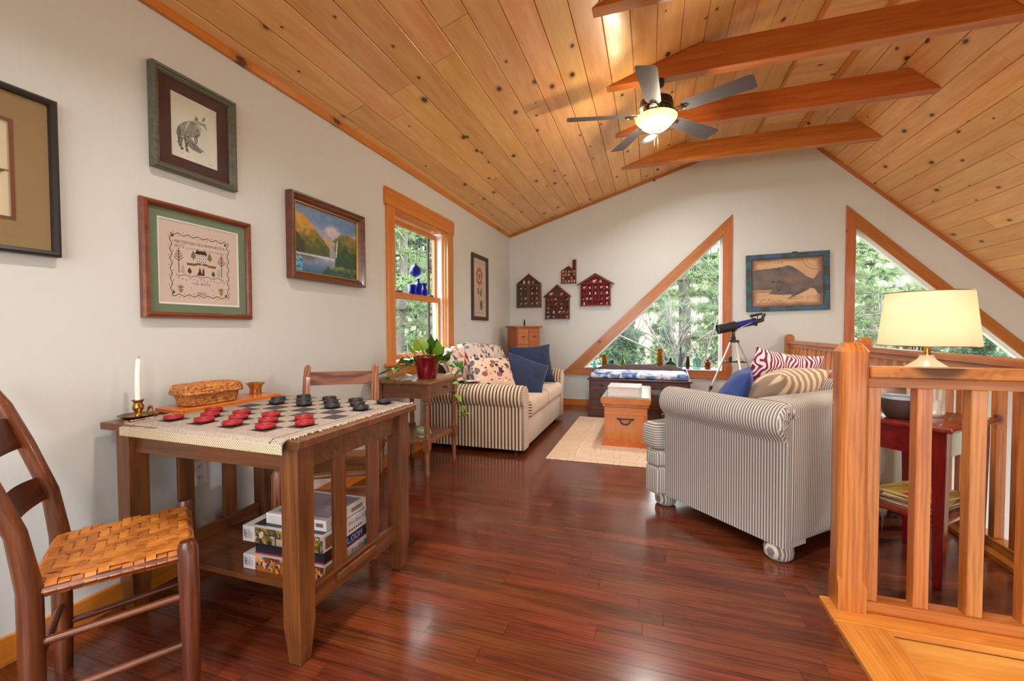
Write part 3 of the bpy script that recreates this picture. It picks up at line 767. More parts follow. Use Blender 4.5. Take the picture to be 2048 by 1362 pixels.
# ------------------------------------------------------------ ladder-back chairs
def ribbon(g, pts, w, side, th=.0014):
    side = Vector(side).normalized(); pts = [Vector(p) for p in pts]
    top = []; 
    for i, p in enumerate(pts):
        d = (pts[min(i+1, len(pts)-1)]-pts[max(i-1, 0)]).normalized(); n = side.cross(d).normalized()*th
        top.append([g.bm.verts.new(p+side*w/2+n), g.bm.verts.new(p-side*w/2+n), g.bm.verts.new(p-side*w/2-n), g.bm.verts.new(p+side*w/2-n)])
    for A, B in zip(top, top[1:]):
        for j in range(4): g.face([A[j], A[(j+1) % 4], B[(j+1) % 4], B[j]])
    g.face(top[0][::-1]); g.face(top[-1])
def splint_mat(): 
    t = NT('oak_splint'); P = t.coords(); rn = t.n('ObjectInfo').outputs['Random']
    nz = t.n('TexNoise', {'Vector': P, 'Scale': 60.0, 'Detail': 4.0}).outputs[0]
    f = t.math('ADD', t.math('MULTIPLY', nz, .6), t.math('MULTIPLY', rn, .4))
    t.col(t.ramp(f, [(.2, C(146, 78, 24)), (.6, C(190, 114, 40)), (.9, C(212, 142, 62))])); t.bump(nz, .2, .001); t.set(Roughness=.42); return t.m
M_SPLINT = splint_mat()
def rush_mat():
    t = NT('twisted_rush'); P = t.coords(); x, y, z = t.sep(P)
    w = t.n('TexWave', {'Vector': P, 'Scale': 55.0, 'Distortion': 3.0, 'Detail': 2.0}, bands_direction='Y').outputs[1]
    t.col(t.ramp(w, [(.0, C(96, 52, 26)), (.5, C(186, 118, 56)), (1., C(214, 150, 84))])); t.bump(w, .8, .004); t.set(Roughness=.7); return t.m
def make_chair(name, loc, rz, label, wd, kind):
    """local +Y = facing direction; seat .40 wide, .34 deep"""
    e = empty(name, loc, rz, label=label, cat='chair')
    fw, bw_, d, sz = (.205, .19, .165, .452) if kind == 'splint' else (.215, .185, .18, .435)
    lean = .15
    for s in (-1, 1):
        p = [(s*fw, d, 0), (s*fw, d, sz*.55), (s*fw*.99, d-.003, sz+.005), (s*fw*.985, d-.004, sz+.026)]
        G().tube(p, [.021, .026, .027, .019], 14).out('leg', wd['Z'], e, smooth=40)
        if kind == 'splint':
            pb = [(s*bw_, -d, 0), (s*bw_, -d, .22), (s*bw_, -d, .45), (s*(bw_+.004), -d-.02, .60), (s*(bw_+.008), -d-.07, .76), (s*(bw_+.010), -d-.115, .885), (s*(bw_+.010), -d-.14, .935), (s*(bw_+.010), -d-.158, .953)]
            rs = [.022, .026, .026, .022, .0215, .021, .019, .009]
            G().tube(pb, rs, 12, flat=(1, 1.15)).out('leg', wd['Z'], e, smooth=40)
        else:
            pb = [(s*bw_, -d, 0), (s*bw_, -d, .25), (s*bw_, -d, .45), (s*bw_, -d-.03, .66), (s*bw_, -d-.075, .85), (s*bw_, -d-.092, .905), (s*bw_, -d-.098, .918)]
            G().tube(pb, [.017, .019, .0195, .0185, .018, .015, .008], 4, flat=(1.15, 1.15)).out('leg', wd['Z'], e)
    def slat(z, h, off, bow):
        x = bw_+.002
        def fn(u, v):
            xx = (u*2-1)*x; b = bow*(1-(u*2-1)**2)
            zz = z+(v-.5)*h+.012*(1-(u*2-1)**2)*(1 if v > .5 else .2)*(kind == 'splint')
            return xx, -d-off-b-(zz-z)*.28, zz
        g = G(); g.grid(fn, 16, 3); bmesh.ops.solidify(g.bm, geom=g.bm.faces[:], thickness=.011)
        return g.out('slat', wd['X'], e, smooth=40)
    if kind == 'splint': slat(.80, .095, .085, .025); slat(.615, .072, .028, .03)
    else: slat(.842, .075, .068, .012); slat(.69, .06, .035, .012)
    for z, rr_ in ((.30, .0135), (.15, .0135)):
        for s in (-1, 1): G().tube([(s*fw, d, z+.015), (s*bw_, -d, z)], [rr_*.8, rr_*.8], 10).out('rung', wd['Y'], e, smooth=40)
    for z in (.27, .12): G().tube([(-fw, d, z), (0, d, z), (fw, d, z)], [.009, .012, .009], 10).out('rung', wd['X'], e, smooth=40)
    G().tube([(-bw_, -d, .22), (0, -d, .22), (bw_, -d, .22)], [.009, .012, .009], 10).out('rung', wd['X'], e, smooth=40)
    for p, q in (((-fw, d), (fw, d)), ((-bw_, -d), (bw_, -d)), ((-fw, d), (-bw_, -d)), ((fw, d), (bw_, -d))):
        G().tube([(*p, sz-.016), (*q, sz-.016)], .013, 8).out('seat_rail', wd['X'], e)
    if kind == 'splint':
        seat = empty('seat', (0, 0, 0), parent=e)
        nw, nl = 15, 13
        def wx(v): return fw-.018+(bw_-fw)*(1-v)     # half width at depth fraction v (1 = front)
        for i in range(nw):        # strips front to back
            f = (i+.5)/nw*2-1; pts = []
            pts += [(f*wx(0)*.98, -d+.004, sz-.034), (f*wx(0), -d-.015, sz-.016)]
            for k in range(nl*2+1):
                v = k/(nl*2); up = ((int(k/2)+i) % 4) < 2
                sag = -.012*(1-(2*v-1)**2)*(1-f*f*.7)
                pts.append((f*wx(v), -d+2*d*v, sz+sag+(.0046 if up else .0)))
            pts += [(f*wx(1), d+.015, sz-.016), (f*wx(1)*.98, d-.004, sz-.034)]
            g = G(); ribbon(g, pts, 2*wx(1)/nw*.90, (1, 0, 0)); g.out('splint', M_SPLINT, seat, smooth=30)
        for j in range(nl):        # strips side to side
            v = (j+.5)/nl; X = wx(v)+.018; pts = [(-X+.004, -d+2*d*v, sz-.034), (-X-.013, -d+2*d*v, sz-.016)]
            for k in range(nw*2+1):
                f = k/(nw*2)*2-1; up = ((int(k/2)+j) % 4) >= 2
                sag = -.012*(1-(2*v-1)**2)*(1-f*f*.7)
                pts.append((f*X, -d+2*d*v, sz+sag+(.0050 if up else -.0006)))
            pts += [(X+.013, -d+2*d*v, sz-.016), (X-.004, -d+2*d*v, sz-.034)]
            g = G(); ribbon(g, pts, 2*d/nl*.90, (0, 1, 0)); g.out('splint', M_SPLINT, seat, smooth=30)
    else:
        def fn(u, v):
            x = (u*2-1); hw = fw+(bw_-fw)*(1-v)+.004; y = -d-.006+(2*d+.012)*v
            edge = min(1-abs(x), 1-abs(2*v-1)); return x*hw, y, sz-.020+.030*sst(0, .12, edge)-.012*sst(.2, 1, edge)
        g = G(); g.grid(fn, 24, 24); bmesh.ops.solidify(g.bm, geom=g.bm.faces[:], thickness=.014)
        g.out('seat', rush_mat(), e, smooth=True)
    return e
f_dir = math.atan2(.835, .55)
make_chair('ladder_back_chair', (-1.60, .885, 0), f_dir-PI/2, 'dark cherry ladder-back chair with a woven splint seat in front', CHERRY, 'splint')
make_chair('ladder_back_chair', (-1.57, 1.80, 0), math.radians(-150), 'lighter oak chair with a rush seat behind the games table', ROAK, 'rush')
# wall outlet
oe = empty('wall_outlet', (LW, 1.456, .437), PI/2, label='white double wall outlet seen under the games table', cat='outlet')
box_part('cover_plate', M_WHITEV, oe, -.036, .036, -.006, 0, -.06, .06, .003)
for s in (-1, 1):
    f = box_part('socket', M_WHITEV, oe, -.017, .017, -.0085, -.005, s*.026-.016, s*.026+.016, .004)
    for x in (-.006, .006): box_part('slot', BLACK, f, x-.0012, x+.0012, -.0092, -.008, s*.026-.001, s*.026+.009, 0)
# ------------------------------------------------------------ walnut side table with the pothos
sx, sy = -1.775, 3.005
stb = empty('side_table', (sx, sy, 0), label='small walnut side table with turned legs under the potted plant', cat='table')
g = G(); g.box(-.265, .265, -.29, .29, .716, .742, .008, 2); g.out('top', WALN['Y'], stb, smooth=30)
for X in (-.20, .20):
    for Y in (-.225, .225):
        g = G(); g.box(-.024, .024, -.024, .024, .59, .716, .002); g.box(-.024, .024, -.024, .024, .22, .31, .002)
        g.lathe([(.020, .585), (.0235, .575), (.019, .565), (.022, .55), (.018, .50), (.021, .36), (.018, .335), (.0225, .325), (.02, .31)], 16, cap0=False, cap1=False)
        g.lathe([(.02, .222), (.022, .21), (.018, .20), (.0215, .185), (.015, .065), (.020, .05), (.0205, .03), (.014, .0)], 16)
        g.out('leg', WALN['Z'], stb, smooth=35, loc=(X, Y, 0))
for Y in (-.225, .225): board('apron', WALN['X'], stb, (-.18, Y, .66), (.18, Y, .66), .018, .11)
for X in (-.20, .20): board('apron', WALN['Y'], stb, (X, -.205, .66), (X, .205, .66), .018, .11)
board('shelf', WALN['Y'], stb, (0, -.225, .272), (0, .225, .272), .39, .03, bev=.003)
G().lathe([(.0, 0), (.010, 0), (.007, .012), (.012, .02), (.011, .026), (.0, .028)], 14, cap0=False, cap1=False).xf(Matrix.Rotation(PI/2, 4, 'Y')).out('knob', WALN['Z'], stb, smooth=40, loc=(.209, .06, .66))
mg = empty('stoneware_mug', (-1.675, 2.90, .287), label='squat green glazed mug on the lower shelf of the side table', cat='mug')
M_GREENG = plain('celadon_glaze', C(150, 174, 132), .25, nvar=.2, nscale=25)
M_CLAY = plain('bare_clay', C(206, 190, 166), .8)
G().lathe([(.034, .018), (.046, .03), (.053, .048), (.054, .062), (.050, .070), (.047, .069), (.050, .058), (.046, .04), (.03, .026), (.0, .024)], 28, cap0=False, cap1=False).out('body', M_GREENG, mg, smooth=50)
G().lathe([(.0, .0), (.038, .0), (.044, .008), (.045, .02), (.034, .0185)], 28, cap0=False, cap1=False).out('foot', M_CLAY, mg, smooth=50)
G().tube([(.050, -.012, .058), (.070, -.016, .055), (.076, -.018, .040), (.066, -.015, .028), (.048, -.012, .030)], .006, 8).out('handle', M_GREENG, mg, smooth=True)
pp = empty('potted_pothos', (-1.66, 2.94, .742), label='trailing pothos in a red glazed pot on the side table', cat='plant')
M_REDPOT = plain('red_glaze', C(112, 6, 16), .18, Coat_Weight=.5)
G().lathe([(.0, .0), (.070, .0), (.074, .006), (.083, .09), (.094, .125), (.103, .155), (.108, .168), (.106, .172), (.101, .168), (.090, .13), (.086, .12), (.0, .12)], 40, cap0=False, cap1=False).out('pot', M_REDPOT, pp, smooth=50)
G().lathe([(.0, .128), (.086, .126)], 24, cap0=False, cap1=False).out('soil', plain('potting_soil', C(52, 36, 26), .95, nvar=.5, nscale=120), pp)
def leaf_mat():
    t = NT('pothos_leaf'); rn = t.n('ObjectInfo').outputs['Random']; nz = t.n('TexNoise', {'Vector': t.coords(), 'Scale': 28.0, 'Detail': 2.0}).outputs[0]
    f = t.math('ADD', t.math('MULTIPLY', rn, .7), t.math('MULTIPLY', nz, .3))
    t.col(t.ramp(f, [(.15, C(44, 92, 26)), (.5, C(94, 140, 30)), (.85, C(152, 176, 46))])); t.set(Roughness=.35, Transmission_Weight=.0, Subsurface_Weight=.25, Subsurface_Radius=(.02, .03, .01)); return t.m
M_LEAF = leaf_mat(); M_STEM = plain('pothos_stem', C(132, 146, 70), .5)
def leaf_mesh():
    g = G()
    def fn(u, v):      # u along the leaf, v across
        w = .42*math.sin(PI*min(1, u**.62))*(1-.15*u)
        if u > .98: w = .0
        x = (v*2-1)*w; return (x, u - .10*(abs(v*2-1)**1.5)*(1-u), .10*abs(v*2-1)*w*1.4-.18*u*u)
    g.grid(fn, 10, 6); return g.mesh('leaf', True)
LEAF = leaf_mesh(); LEAF.materials.append(M_LEAF)
def put_leaf(par, base, direc, size, roll=0., flat=0.):
    d = Vector(direc).normalized(); up = Vector((0, 0, 1)); n = (up - d*up.dot(d)); n = n.normalized() if n.length > .05 else Vector((1, 0, 0))
    R = Matrix((d.cross(n), d, n)).transposed() @ Matrix.Rotation(roll, 3, 'Y')
    o = link('leaf', LEAF, None, par); m = R.to_4x4() @ Matrix.Diagonal((size, size, size, 1)); m.translation = base; o.matrix_local = m
r = random.Random(21)
tops = [(-.075, -.03, .285, .09, -.15, .0), (-.02, -.03, .29, .085, .1, .0), (.03, -.03, .255, .09, .9, .3), (.075, -.01, .27, .10, .5, -.2), (.12, .0, .255, .09, .3, .1), (-.11, -.05, .225, .11, -1.2, .2),
        (.0, .05, .25, .08, .2, .2), (.09, .05, .23, .08, .8, 0), (.16, .03, .20, .08, 1.2, 0), (-.05, .05, .23, .08, -.6, 0), (.05, -.06, .20, .07, .7, .3), (-.04, -.07, .19, .07, -.5, -.3), (.13, -.05, .19, .07, 1.1, .1)]
tops += [(-.13, .0, .26, .09, -.9, .1), (.02, .02, .30, .09, .4, -.3), (.06, -.06, .285, .10, 1.1, .2), (.19, -.02, .235, .09, 1.3, -.1), (-.09, .03, .20, .08, -1.1, .2)]
for (x, y, z, s, tilt, ro) in tops:
    s *= 1.25
    base = Vector((x*.75, y, z-s*.6)); st_ = Vector((x*.3, y*.4, .13))
    G().tube([st_, st_.lerp(base, .55)+Vector((0, 0, .02)), base], .0018, 5).out('stem', M_STEM, pp, smooth=True)
    put_leaf(pp, base, (math.sin(tilt), -.25+r.uniform(-.2, .2), math.cos(tilt)), s, PI+ro+r.uniform(-.3, .3))
def vine(pts, n, smin, smax, seed):
    r = random.Random(seed); P = [Vector(p) for p in pts]; full = []
    for i in range(len(P)-1):
        for k in range(6):
            t = k/6; a, b, c, d = P[max(i-1, 0)], P[i], P[i+1], P[min(i+2, len(P)-1)]
            full.append(.5*((2*b)+(c-a)*t+(2*a-5*b+4*c-d)*t*t+(3*b-a-3*c+d)*t**3))
    full.append(P[-1]); G().tube(full, .0022, 5).out('vine', M_STEM, pp, smooth=True)
    for k in range(n):
        p = full[int((k+1)/(n+.2)*(len(full)-1))]; s = r.uniform(smin, smax); sd = 1 if k % 2 else -1
        dr = Vector((sd*r.uniform(.5, 1), r.uniform(-.7, .1), r.uniform(-.6, .3)))
        put_leaf(pp, p, dr, s, r.uniform(-.5, .5))
vine([(-.06, -.05, .14), (-.14, -.08, .17), (-.19, -.10, .10), (-.24, -.12, .07), (-.28, -.14, .05)], 9, .07, .10, 1)
vine([(-.05, -.06, .14), (-.12, -.11, .12), (-.12, -.13, .03), (-.19, -.17, .008), (-.25, -.20, .006)], 8, .07, .10, 2)
vine([(.08, -.02, .14), (.15, .0, .16), (.19, .03, .06), (.215, .05, -.08), (.235, .06, -.18), (.28, .05, -.26), (.31, .05, -.29)], 13, .055, .085, 3)
vine([(.08, .04, .14), (.17, .05, .19), (.23, .06, .14), (.27, .07, .02), (.31, .07, -.10)], 7, .07, .10, 5)

# ------------------------------------------------------------ fabrics
def stripe_mat(name, axis, period, light, dark, duty=.45, soft=.12, fine=None, second=None, rough=.9):
    t = NT(name); P = t.coords(); s = t.sep(P)[{'X': 0, 'Y': 1, 'Z': 2}[axis]]
    ph = t.math('FRACT', t.math('ADD', t.math('DIVIDE', s, period), 100.0))
    tri = t.math('ABSOLUTE', t.math('SUBTRACT', ph, .5))           # 0 centre .. .5 edge
    f = t.remap(tri, duty/2-soft/2, duty/2+soft/2)
    nz = t.n('TexNoise', {'Vector': P, 'Scale': 320.0, 'Detail': 2.0}).outputs[0]
    n2 = t.n('TexNoise', {'Vector': P, 'Scale': 3.0, 'Detail': 2.0}).outputs[0]
    c = t.mix(f, dark, light)
    c = t.mix(.18, c, t.mix(nz, (0, 0, 0, 1), (1, 1, 1, 1)), 'OVERLAY')
    t.col(c); t.bump(nz, .25, .0008); t.set(Roughness=rough, Sheen_Weight=.15); return t.m
ST_L = stripe_mat('brown_cream_ticking', 'X', .0325, C(224, 194, 158), C(84, 62, 54), .46, .10)
ST_LF = stripe_mat('fine_beige_ticking', 'Y', .0065, C(206, 182, 160), C(170, 148, 130), .4, .3)
BEIGE = plain('beige_canvas', C(208, 184, 162), .9, nvar=.06, nscale=250)
def velvet(name, c, lo):
    t = NT(name); nz = t.n('TexNoise', {'Vector': t.coords(), 'Scale': 9.0, 'Detail': 3.0}).outputs[0]
    t.col(t.mix(nz, lo, c)); t.set(Roughness=.8, Sheen_Weight=.25, Sheen_Roughness=.35, Sheen_Tint=(.45, .6, .9, 1)); t.bump(nz, .25, .01); return t.m
NAVY = velvet('navy_velvet', C(30, 48, 84), C(16, 26, 50)); NAVY2 = velvet('royal_navy_cotton', C(52, 74, 140), C(36, 50, 102))
def pillow(name, parent, w, h, t, mat, loc, R, sq=4.0, seed=0, piping=None):
    """stuffed cushion: local X width, Y height, Z thickness"""
    r = random.Random(seed); ox, oy = r.uniform(0, 9), r.uniform(0, 9); N = 26
    g = G()
    def surf(sgn):
        def fn(u, v):
            a, b = u*2-1, v*2-1
            x = w/2*a*(1-.10*(1-b*b)*abs(a)**3); y = h/2*b*(1-.10*(1-a*a)*abs(b)**3)
            m = max(0., (1-abs(a)**2.6)*(1-abs(b)**2.6))**.55
            wr = .10*nz2(a*2.2+ox, b*2.2+oy)+.05*nz2(a*6+oy, b*6+ox)
            return (x, y, sgn*t/2*m*(1+wr)+.010*nz2(a*1.3+oy, b*1.3))
        return fn
    g.grid(surf(1), N, N); g.grid(surf(-1), N, N)
    bmesh.ops.remove_doubles(g.bm, verts=g.bm.verts, dist=.0006)
    o = g.out(name, mat, parent, smooth=True)
    m = R.to_4x4(); m.translation = loc; o.matrix_local = m
    return o
def basis(xa, ya):
    x = Vector(xa).normalized(); y = Vector(ya); y = (y-x*y.dot(x)).normalized(); z = x.cross(y)
    return Matrix((x, y, z)).transposed()
def soft_box(name, mat, parent, x0, x1, y0, y1, z0, z1, r=.04, seg=4, puff=0., smooth=True):
    g = G(); g.box(x0, x1, y0, y1, z0, z1, r, seg)
    if puff:
        bmesh.ops.subdivide_edges(g.bm, edges=[e for e in g.bm.edges if e.calc_length() > .12], cuts=6, use_grid_fill=True)
        cx, cy, cz = (x0+x1)/2, (y0+y1)/2, (z0+z1)/2
        for v in g.bm.verts:
            a, b = (v.co.x-cx)/(x1-x0)*2, (v.co.y-cy)/(y1-y0)*2
            if v.co.z > cz: v.co.z += puff*max(0, 1-a*a)*max(0, 1-b*b)
    return g.out(name, mat, parent, smooth=50)
def roll_arm_profile(w, h, rr, n=18):
    """rolled-arm end shape in (u,z): u=0 inner side, roll overhangs outward to negative u"""
    pts = [(0, 0), (w, 0)] ; return pts

# ------------------------------------------------------------ left sofa (faces +X), against the left wall
so = empty('striped_loveseat', (-1.06, 4.45, 0), label='brown and cream ticking-striped sofa against the left wall', cat='sofa')
# local: x from 0 (front) to -0.95 (back); y from -0.90 (near arm outside) to +0.90
A0, A1 = -.90, .90
def arm(y_out, s):
    """s=+1: arm whose outside faces -y"""
    g = G(); n = 16
    prof = []
    r_ = .105; cy, cz = y_out+s*(.075), .512
    # outside panel up to under the roll, round the roll, down inside
    prof += [(y_out+s*.02, .045), (y_out+s*.018, .40)]
    for k in range(n+1):
        a = math.radians(235)-math.radians(250)*k/n
        prof.append((cy+s*r_*math.cos(a), cz+r_*math.sin(a)))
    prof += [(y_out+s*.175, .40), (y_out+s*.175, .045)]
    xs = [-.02, -.03, -.10, -.5, -.90, -.94]
    V = []
    for i, x in enumerate(xs):
        f = {0: .93, 5: .95}.get(i, 1.)
        V.append([g.bm.verts.new((x, cy+(p[0]-cy)*f, cz+(p[1]-cz)*(f if p[1] > .3 else 1))) for p in prof])
    for A, B in zip(V, V[1:]):
        for j in range(len(prof)): g.face([A[j], A[(j+1) % len(prof)], B[(j+1) % len(prof)], B[j]])
    g.face(V[0]); g.face(V[-1][::-1])
    a = g.out('arm', ST_L, so, smooth=40)
    # flat front facing of the arm with nail-head piping
    g = G(); pf = [(cy+(p[0]-cy)*.90, cz+(p[1]-cz)*(.90 if p[1] > .3 else 1)) for p in prof]
    g.prism(pf, -.026, .004, 'YZ', bev=.004); g.out('front_panel', ST_LF, a, smooth=30)
    g = G(); 
    edge = [(cy+(p[0]-cy)*.965, cz+(p[1]-cz)*(.965 if p[1] > .3 else 1)) for p in prof]
    g.tube([(-.008, y, z) for y, z in edge], .0045, 6); g.out('piping', stripe_mat('dotted_piping', 'Z', .016, C(214, 190, 160), C(60, 44, 40), .5) if 'dotted_piping' not in bpy.data.materials else bpy.data.materials['dotted_piping'], a, smooth=True)
arm(A0, 1); arm(A1, -1)
soft_box('base', ST_LF, so, -.90, -.005, A0+.17, A1-.17, .05, .30, .015, 2)
for k, (a, b) in enumerate(((A0+.178, -.004), (.004, A1-.178))):
    c = soft_box('seat_cushion', BEIGE, so, -.80, .022, a, b, .305, .468, .05, 5, puff=.02)
    # striped boxing at the cushion's end
    pts = []
soft_box('cushion_end', stripe_mat('cushion_end_ticking', 'Z', .026, C(214, 190, 164), C(72, 56, 50), .45), so, -.10, .030, A0+.1705, A0+.20, .315, .455, .03, 4)
def backfn(u, v):
    y = A0+.05+u*(A1-A0-.10); b = 1-abs(2*u-1)**6
    prof = [(-.70, .40), (-.74, .62), (-.775, .80), (-.81, .865), (-.87, .89), (-.93, .86), (-.95, .75), (-.95, .05)]
    f = v*(len(prof)-1); i = min(int(f), len(prof)-2); t = f-i
    x = prof[i][0]+(prof[i+1][0]-prof[i][0])*t; z = prof[i][1]+(prof[i+1][1]-prof[i][1])*t
    if z > .45: z = .45+(z-.45)*(.80+.20*b) + .03*math.exp(-((u-.45)/.22)**2)*(z-.45)/.4
    return (x, y, z)
g = G(); g.grid(backfn, 30, 21); g.box(-.95, -.78, A0+.13, A1-.13, .05, .44)
g.out('back', BEIGE, so, smooth=60)
for X in (-.10, -.86):
    for Y in (A0+.09, A1-.09): G().lathe([(.018, 0), (.025, .05)], 10).out('foot', BLACK, so, loc=(X, Y, 0))
# quilt thrown over the sofa back
QP = [(232, 220, 208), (236, 226, 214), (228, 214, 204), (176, 70, 70), (96, 148, 160), (52, 66, 96), (206, 128, 104), (150, 164, 172), (118, 54, 62), (196, 176, 150), (70, 116, 110), (222, 190, 176)]
M_QUILT = ink_material('patchwork_cotton', .9, nvar=.12, nscale=90)
def quilt():
    e = empty('patchwork_quilt', (-1.06, 4.45, 0), label='cream patchwork quilt of coloured triangles over the striped sofa back', cat='quilt')
    r = random.Random(31); NU, NV = 22, 15
    def surf(u, v):
        # path: hangs down the back a little, over the top, down the front of the back, spreads on the arm side
        uu = u
        y = A0+.035+uu*(A1-A0-.22)
        pathv = [(-.985, .60), (-.975, .80), (-.93, .905), (-.86, .935), (-.79, .915), (-.735, .81), (-.69, .66), (-.66, .53), (-.60, .505), (-.50, .50)]
        f = v*(len(pathv)-1); i = min(int(f), len(pathv)-2); t = f-i
        x = pathv[i][0]+(pathv[i+1][0]-pathv[i][0])*t; z = pathv[i][1]+(pathv[i+1][1]-pathv[i][1])*t
        b = 1-abs(2*((y-A0-.05)/(A1-A0-.10))-1)**6
        if z > .5: z = .5+(z-.5)*(.86+.14*b)+.03*math.exp(-((u-.45)/.25)**2)*(z-.5)/.4
        if u < .16 and v > .55:      # near end spills on the arm roll
            k = (.16-u)/.16; z = max(z, .62+.02*k)
        z += .010*nz2(u*7, v*7)+.006*nz2(u*17, v*17); x += .010*nz2(u*6+4, v*6)
        return Vector((x, y, z))
    faces = []
    for i in range(NU):
        for j in range(NV):
            # each patch: half-square triangles radiating, subdivided for drape
            cs = [r.choice(QP), r.choice(QP[:3])]
            if r.random() < .5: cs.reverse()
            flip = (i+j) % 2
            S = 3
            for a in range(S):
                for b in range(S):
                    P = lambda p, q: surf((i+p/S)/NU, (j+q/S)/NV)
                    q4 = [P(a, b), P(a+1, b), P(a+1, b+1), P(a, b+1)]
                    ca = (a+.5)/S; cb = (b+.5)/S
                    if flip: t1, t2 = [q4[0], q4[1], q4[2]], [q4[0], q4[2], q4[3]]; s1, s2 = (ca-cb+.01 >= -.2), (ca-cb > .2)
                    else: t1, t2 = [q4[0], q4[1], q4[3]], [q4[1], q4[2], q4[3]]; s1, s2 = (ca+cb < 1.2), (ca+cb < .8)
                    faces.append((t1, cs[0] if s1 else cs[1])); faces.append((t2, cs[0] if s2 else cs[1]))
    o = ink_mesh('patchwork', faces, M_QUILT, e)
    bm = bmesh.new(); bm.from_mesh(o.data); bmesh.ops.remove_doubles(bm, verts=bm.verts, dist=.0005); bmesh.ops.recalc_face_normals(bm, faces=bm.faces)
    bmesh.ops.solidify(bm, geom=bm.faces[:], thickness=-.006)
    bm.to_mesh(o.data); bm.free()
    for p in o.data.polygons: p.use_smooth = True
quilt()
def terrazzo(name):
    t = NT(name); P = t.coords(); c = C(220, 186, 160)
    for sc, sz, cols in ((12., .36, (C(46, 48, 66), C(108, 98, 100), C(150, 84, 70))), (25., .27, (C(60, 58, 74), C(120, 76, 60), C(236, 226, 220)))):
        v = t.n('TexVoronoi', {'Vector': P, 'Scale': sc, 'Randomness': 1.0}); d = v.outputs['Distance']; cc = t.sep(v.outputs['Color'])
        m = t.math('MULTIPLY', t.math('LESS_THAN', d, sz), t.math('LESS_THAN', cc[0], .85))
        pick = t.ramp(cc[1], [(0, cols[0]), (.4, cols[1]), (.75, cols[2])], 'CONSTANT'); c = t.mix(m, c, pick)
    t.col(c); t.set(Roughness=.85); return t.m
TERR = terrazzo('terrazzo_print')
def top_pillow(name, label, *a, **k):
    o = pillow(name, None, *a, **k); tag(o, label, 'pillow', k.get('group')); return o
up = Vector((0, 0, 1))
tag(pillow('throw_pillow', None, .48, .46, .19, TERR, (-1.50, 3.98, .645), basis((.55, .62, -.05), (-.45, .30, .85)), seed=1), 'peach terrazzo-print pillow nearest on the striped sofa', 'pillow', 'pillows on the striped sofa')
tag(pillow('throw_pillow', None, .47, .46, .17, NAVY, (-1.25, 4.25, .625), basis((.88, .42, -.36), (-.25, .45, .86)), seed=2), 'navy velvet pillow leaning forward in the middle of the striped sofa', 'pillow', 'pillows on the striped sofa')
tag(pillow('throw_pillow', None, .52, .48, .18, NAVY, (-1.34, 4.86, .70), basis((.83, .55, .05), (-.18, .25, .95)), seed=3), 'large navy velvet pillow at the far end of the striped sofa', 'pillow', 'pillows on the striped sofa')

# ------------------------------------------------------------ apothecary chest in the corner + figurine
ac = empty('drawer_cabinet', (-1.725, 5.80, 0), rz=math.radians(46), label='narrow pine cabinet of small drawers standing in the far left corner', cat='cabinet')
AP = W2('apothecary_pine', (188, 112, 56), (150, 82, 38), rough=.4, grain=12, fine=60, var=.09, coat=.1)
g = G(); g.box(-.185, .185, -.14, .14, .0, 1.145, .003); g.out('carcass', AP['Z'], ac)
g = G(); g.box(-.215, .215, -.17, .15, 1.145, 1.165, .004); g.out('top', AP['X'], ac)
for rr_ in range(5):
    for c in (-1, 1):
        d = box_part('drawer', AP['X'], ac, c*.088-.082, c*.088+.082, -.150, -.139, 1.13-.225*(rr_+1)+.004, 1.13-.225*rr_-.004, .002)
        G().lathe([(.0, 0), (.008, 0), (.006, .01), (.013, .018), (.011, .024), (.0, .026)], 12, cap0=False, cap1=False).xf(Matrix.Rotation(PI/2, 4, 'X')).out('knob', plain('drawer_knob', C(84, 40, 22), .4) if 'drawer_knob' not in bpy.data.materials else bpy.data.materials['drawer_knob'], d, smooth=40, loc=(c*.088, -.149, 1.13-.225*rr_-.112))
fg = empty('bird_figurine', (-1.68, 5.70, 1.165), label='tiny dark figurine standing on top of the corner drawer cabinet', cat='figurine')
g = G(); g.lathe([(.0, 0), (.018, 0), (.016, .006), (.006, .014), (.012, .03), (.016, .045), (.010, .058), (.006, .066), (.010, .076), (.010, .086), (.0, .092)], 12, cap0=False, cap1=False); g.out('body', BLACK, fg, smooth=True)
G().tube([(0, 0, .04), (-.018, 0, .03), (-.03, 0, .022)], [.006, .005, .002], 6).out('tail', BLACK, fg, smooth=True)

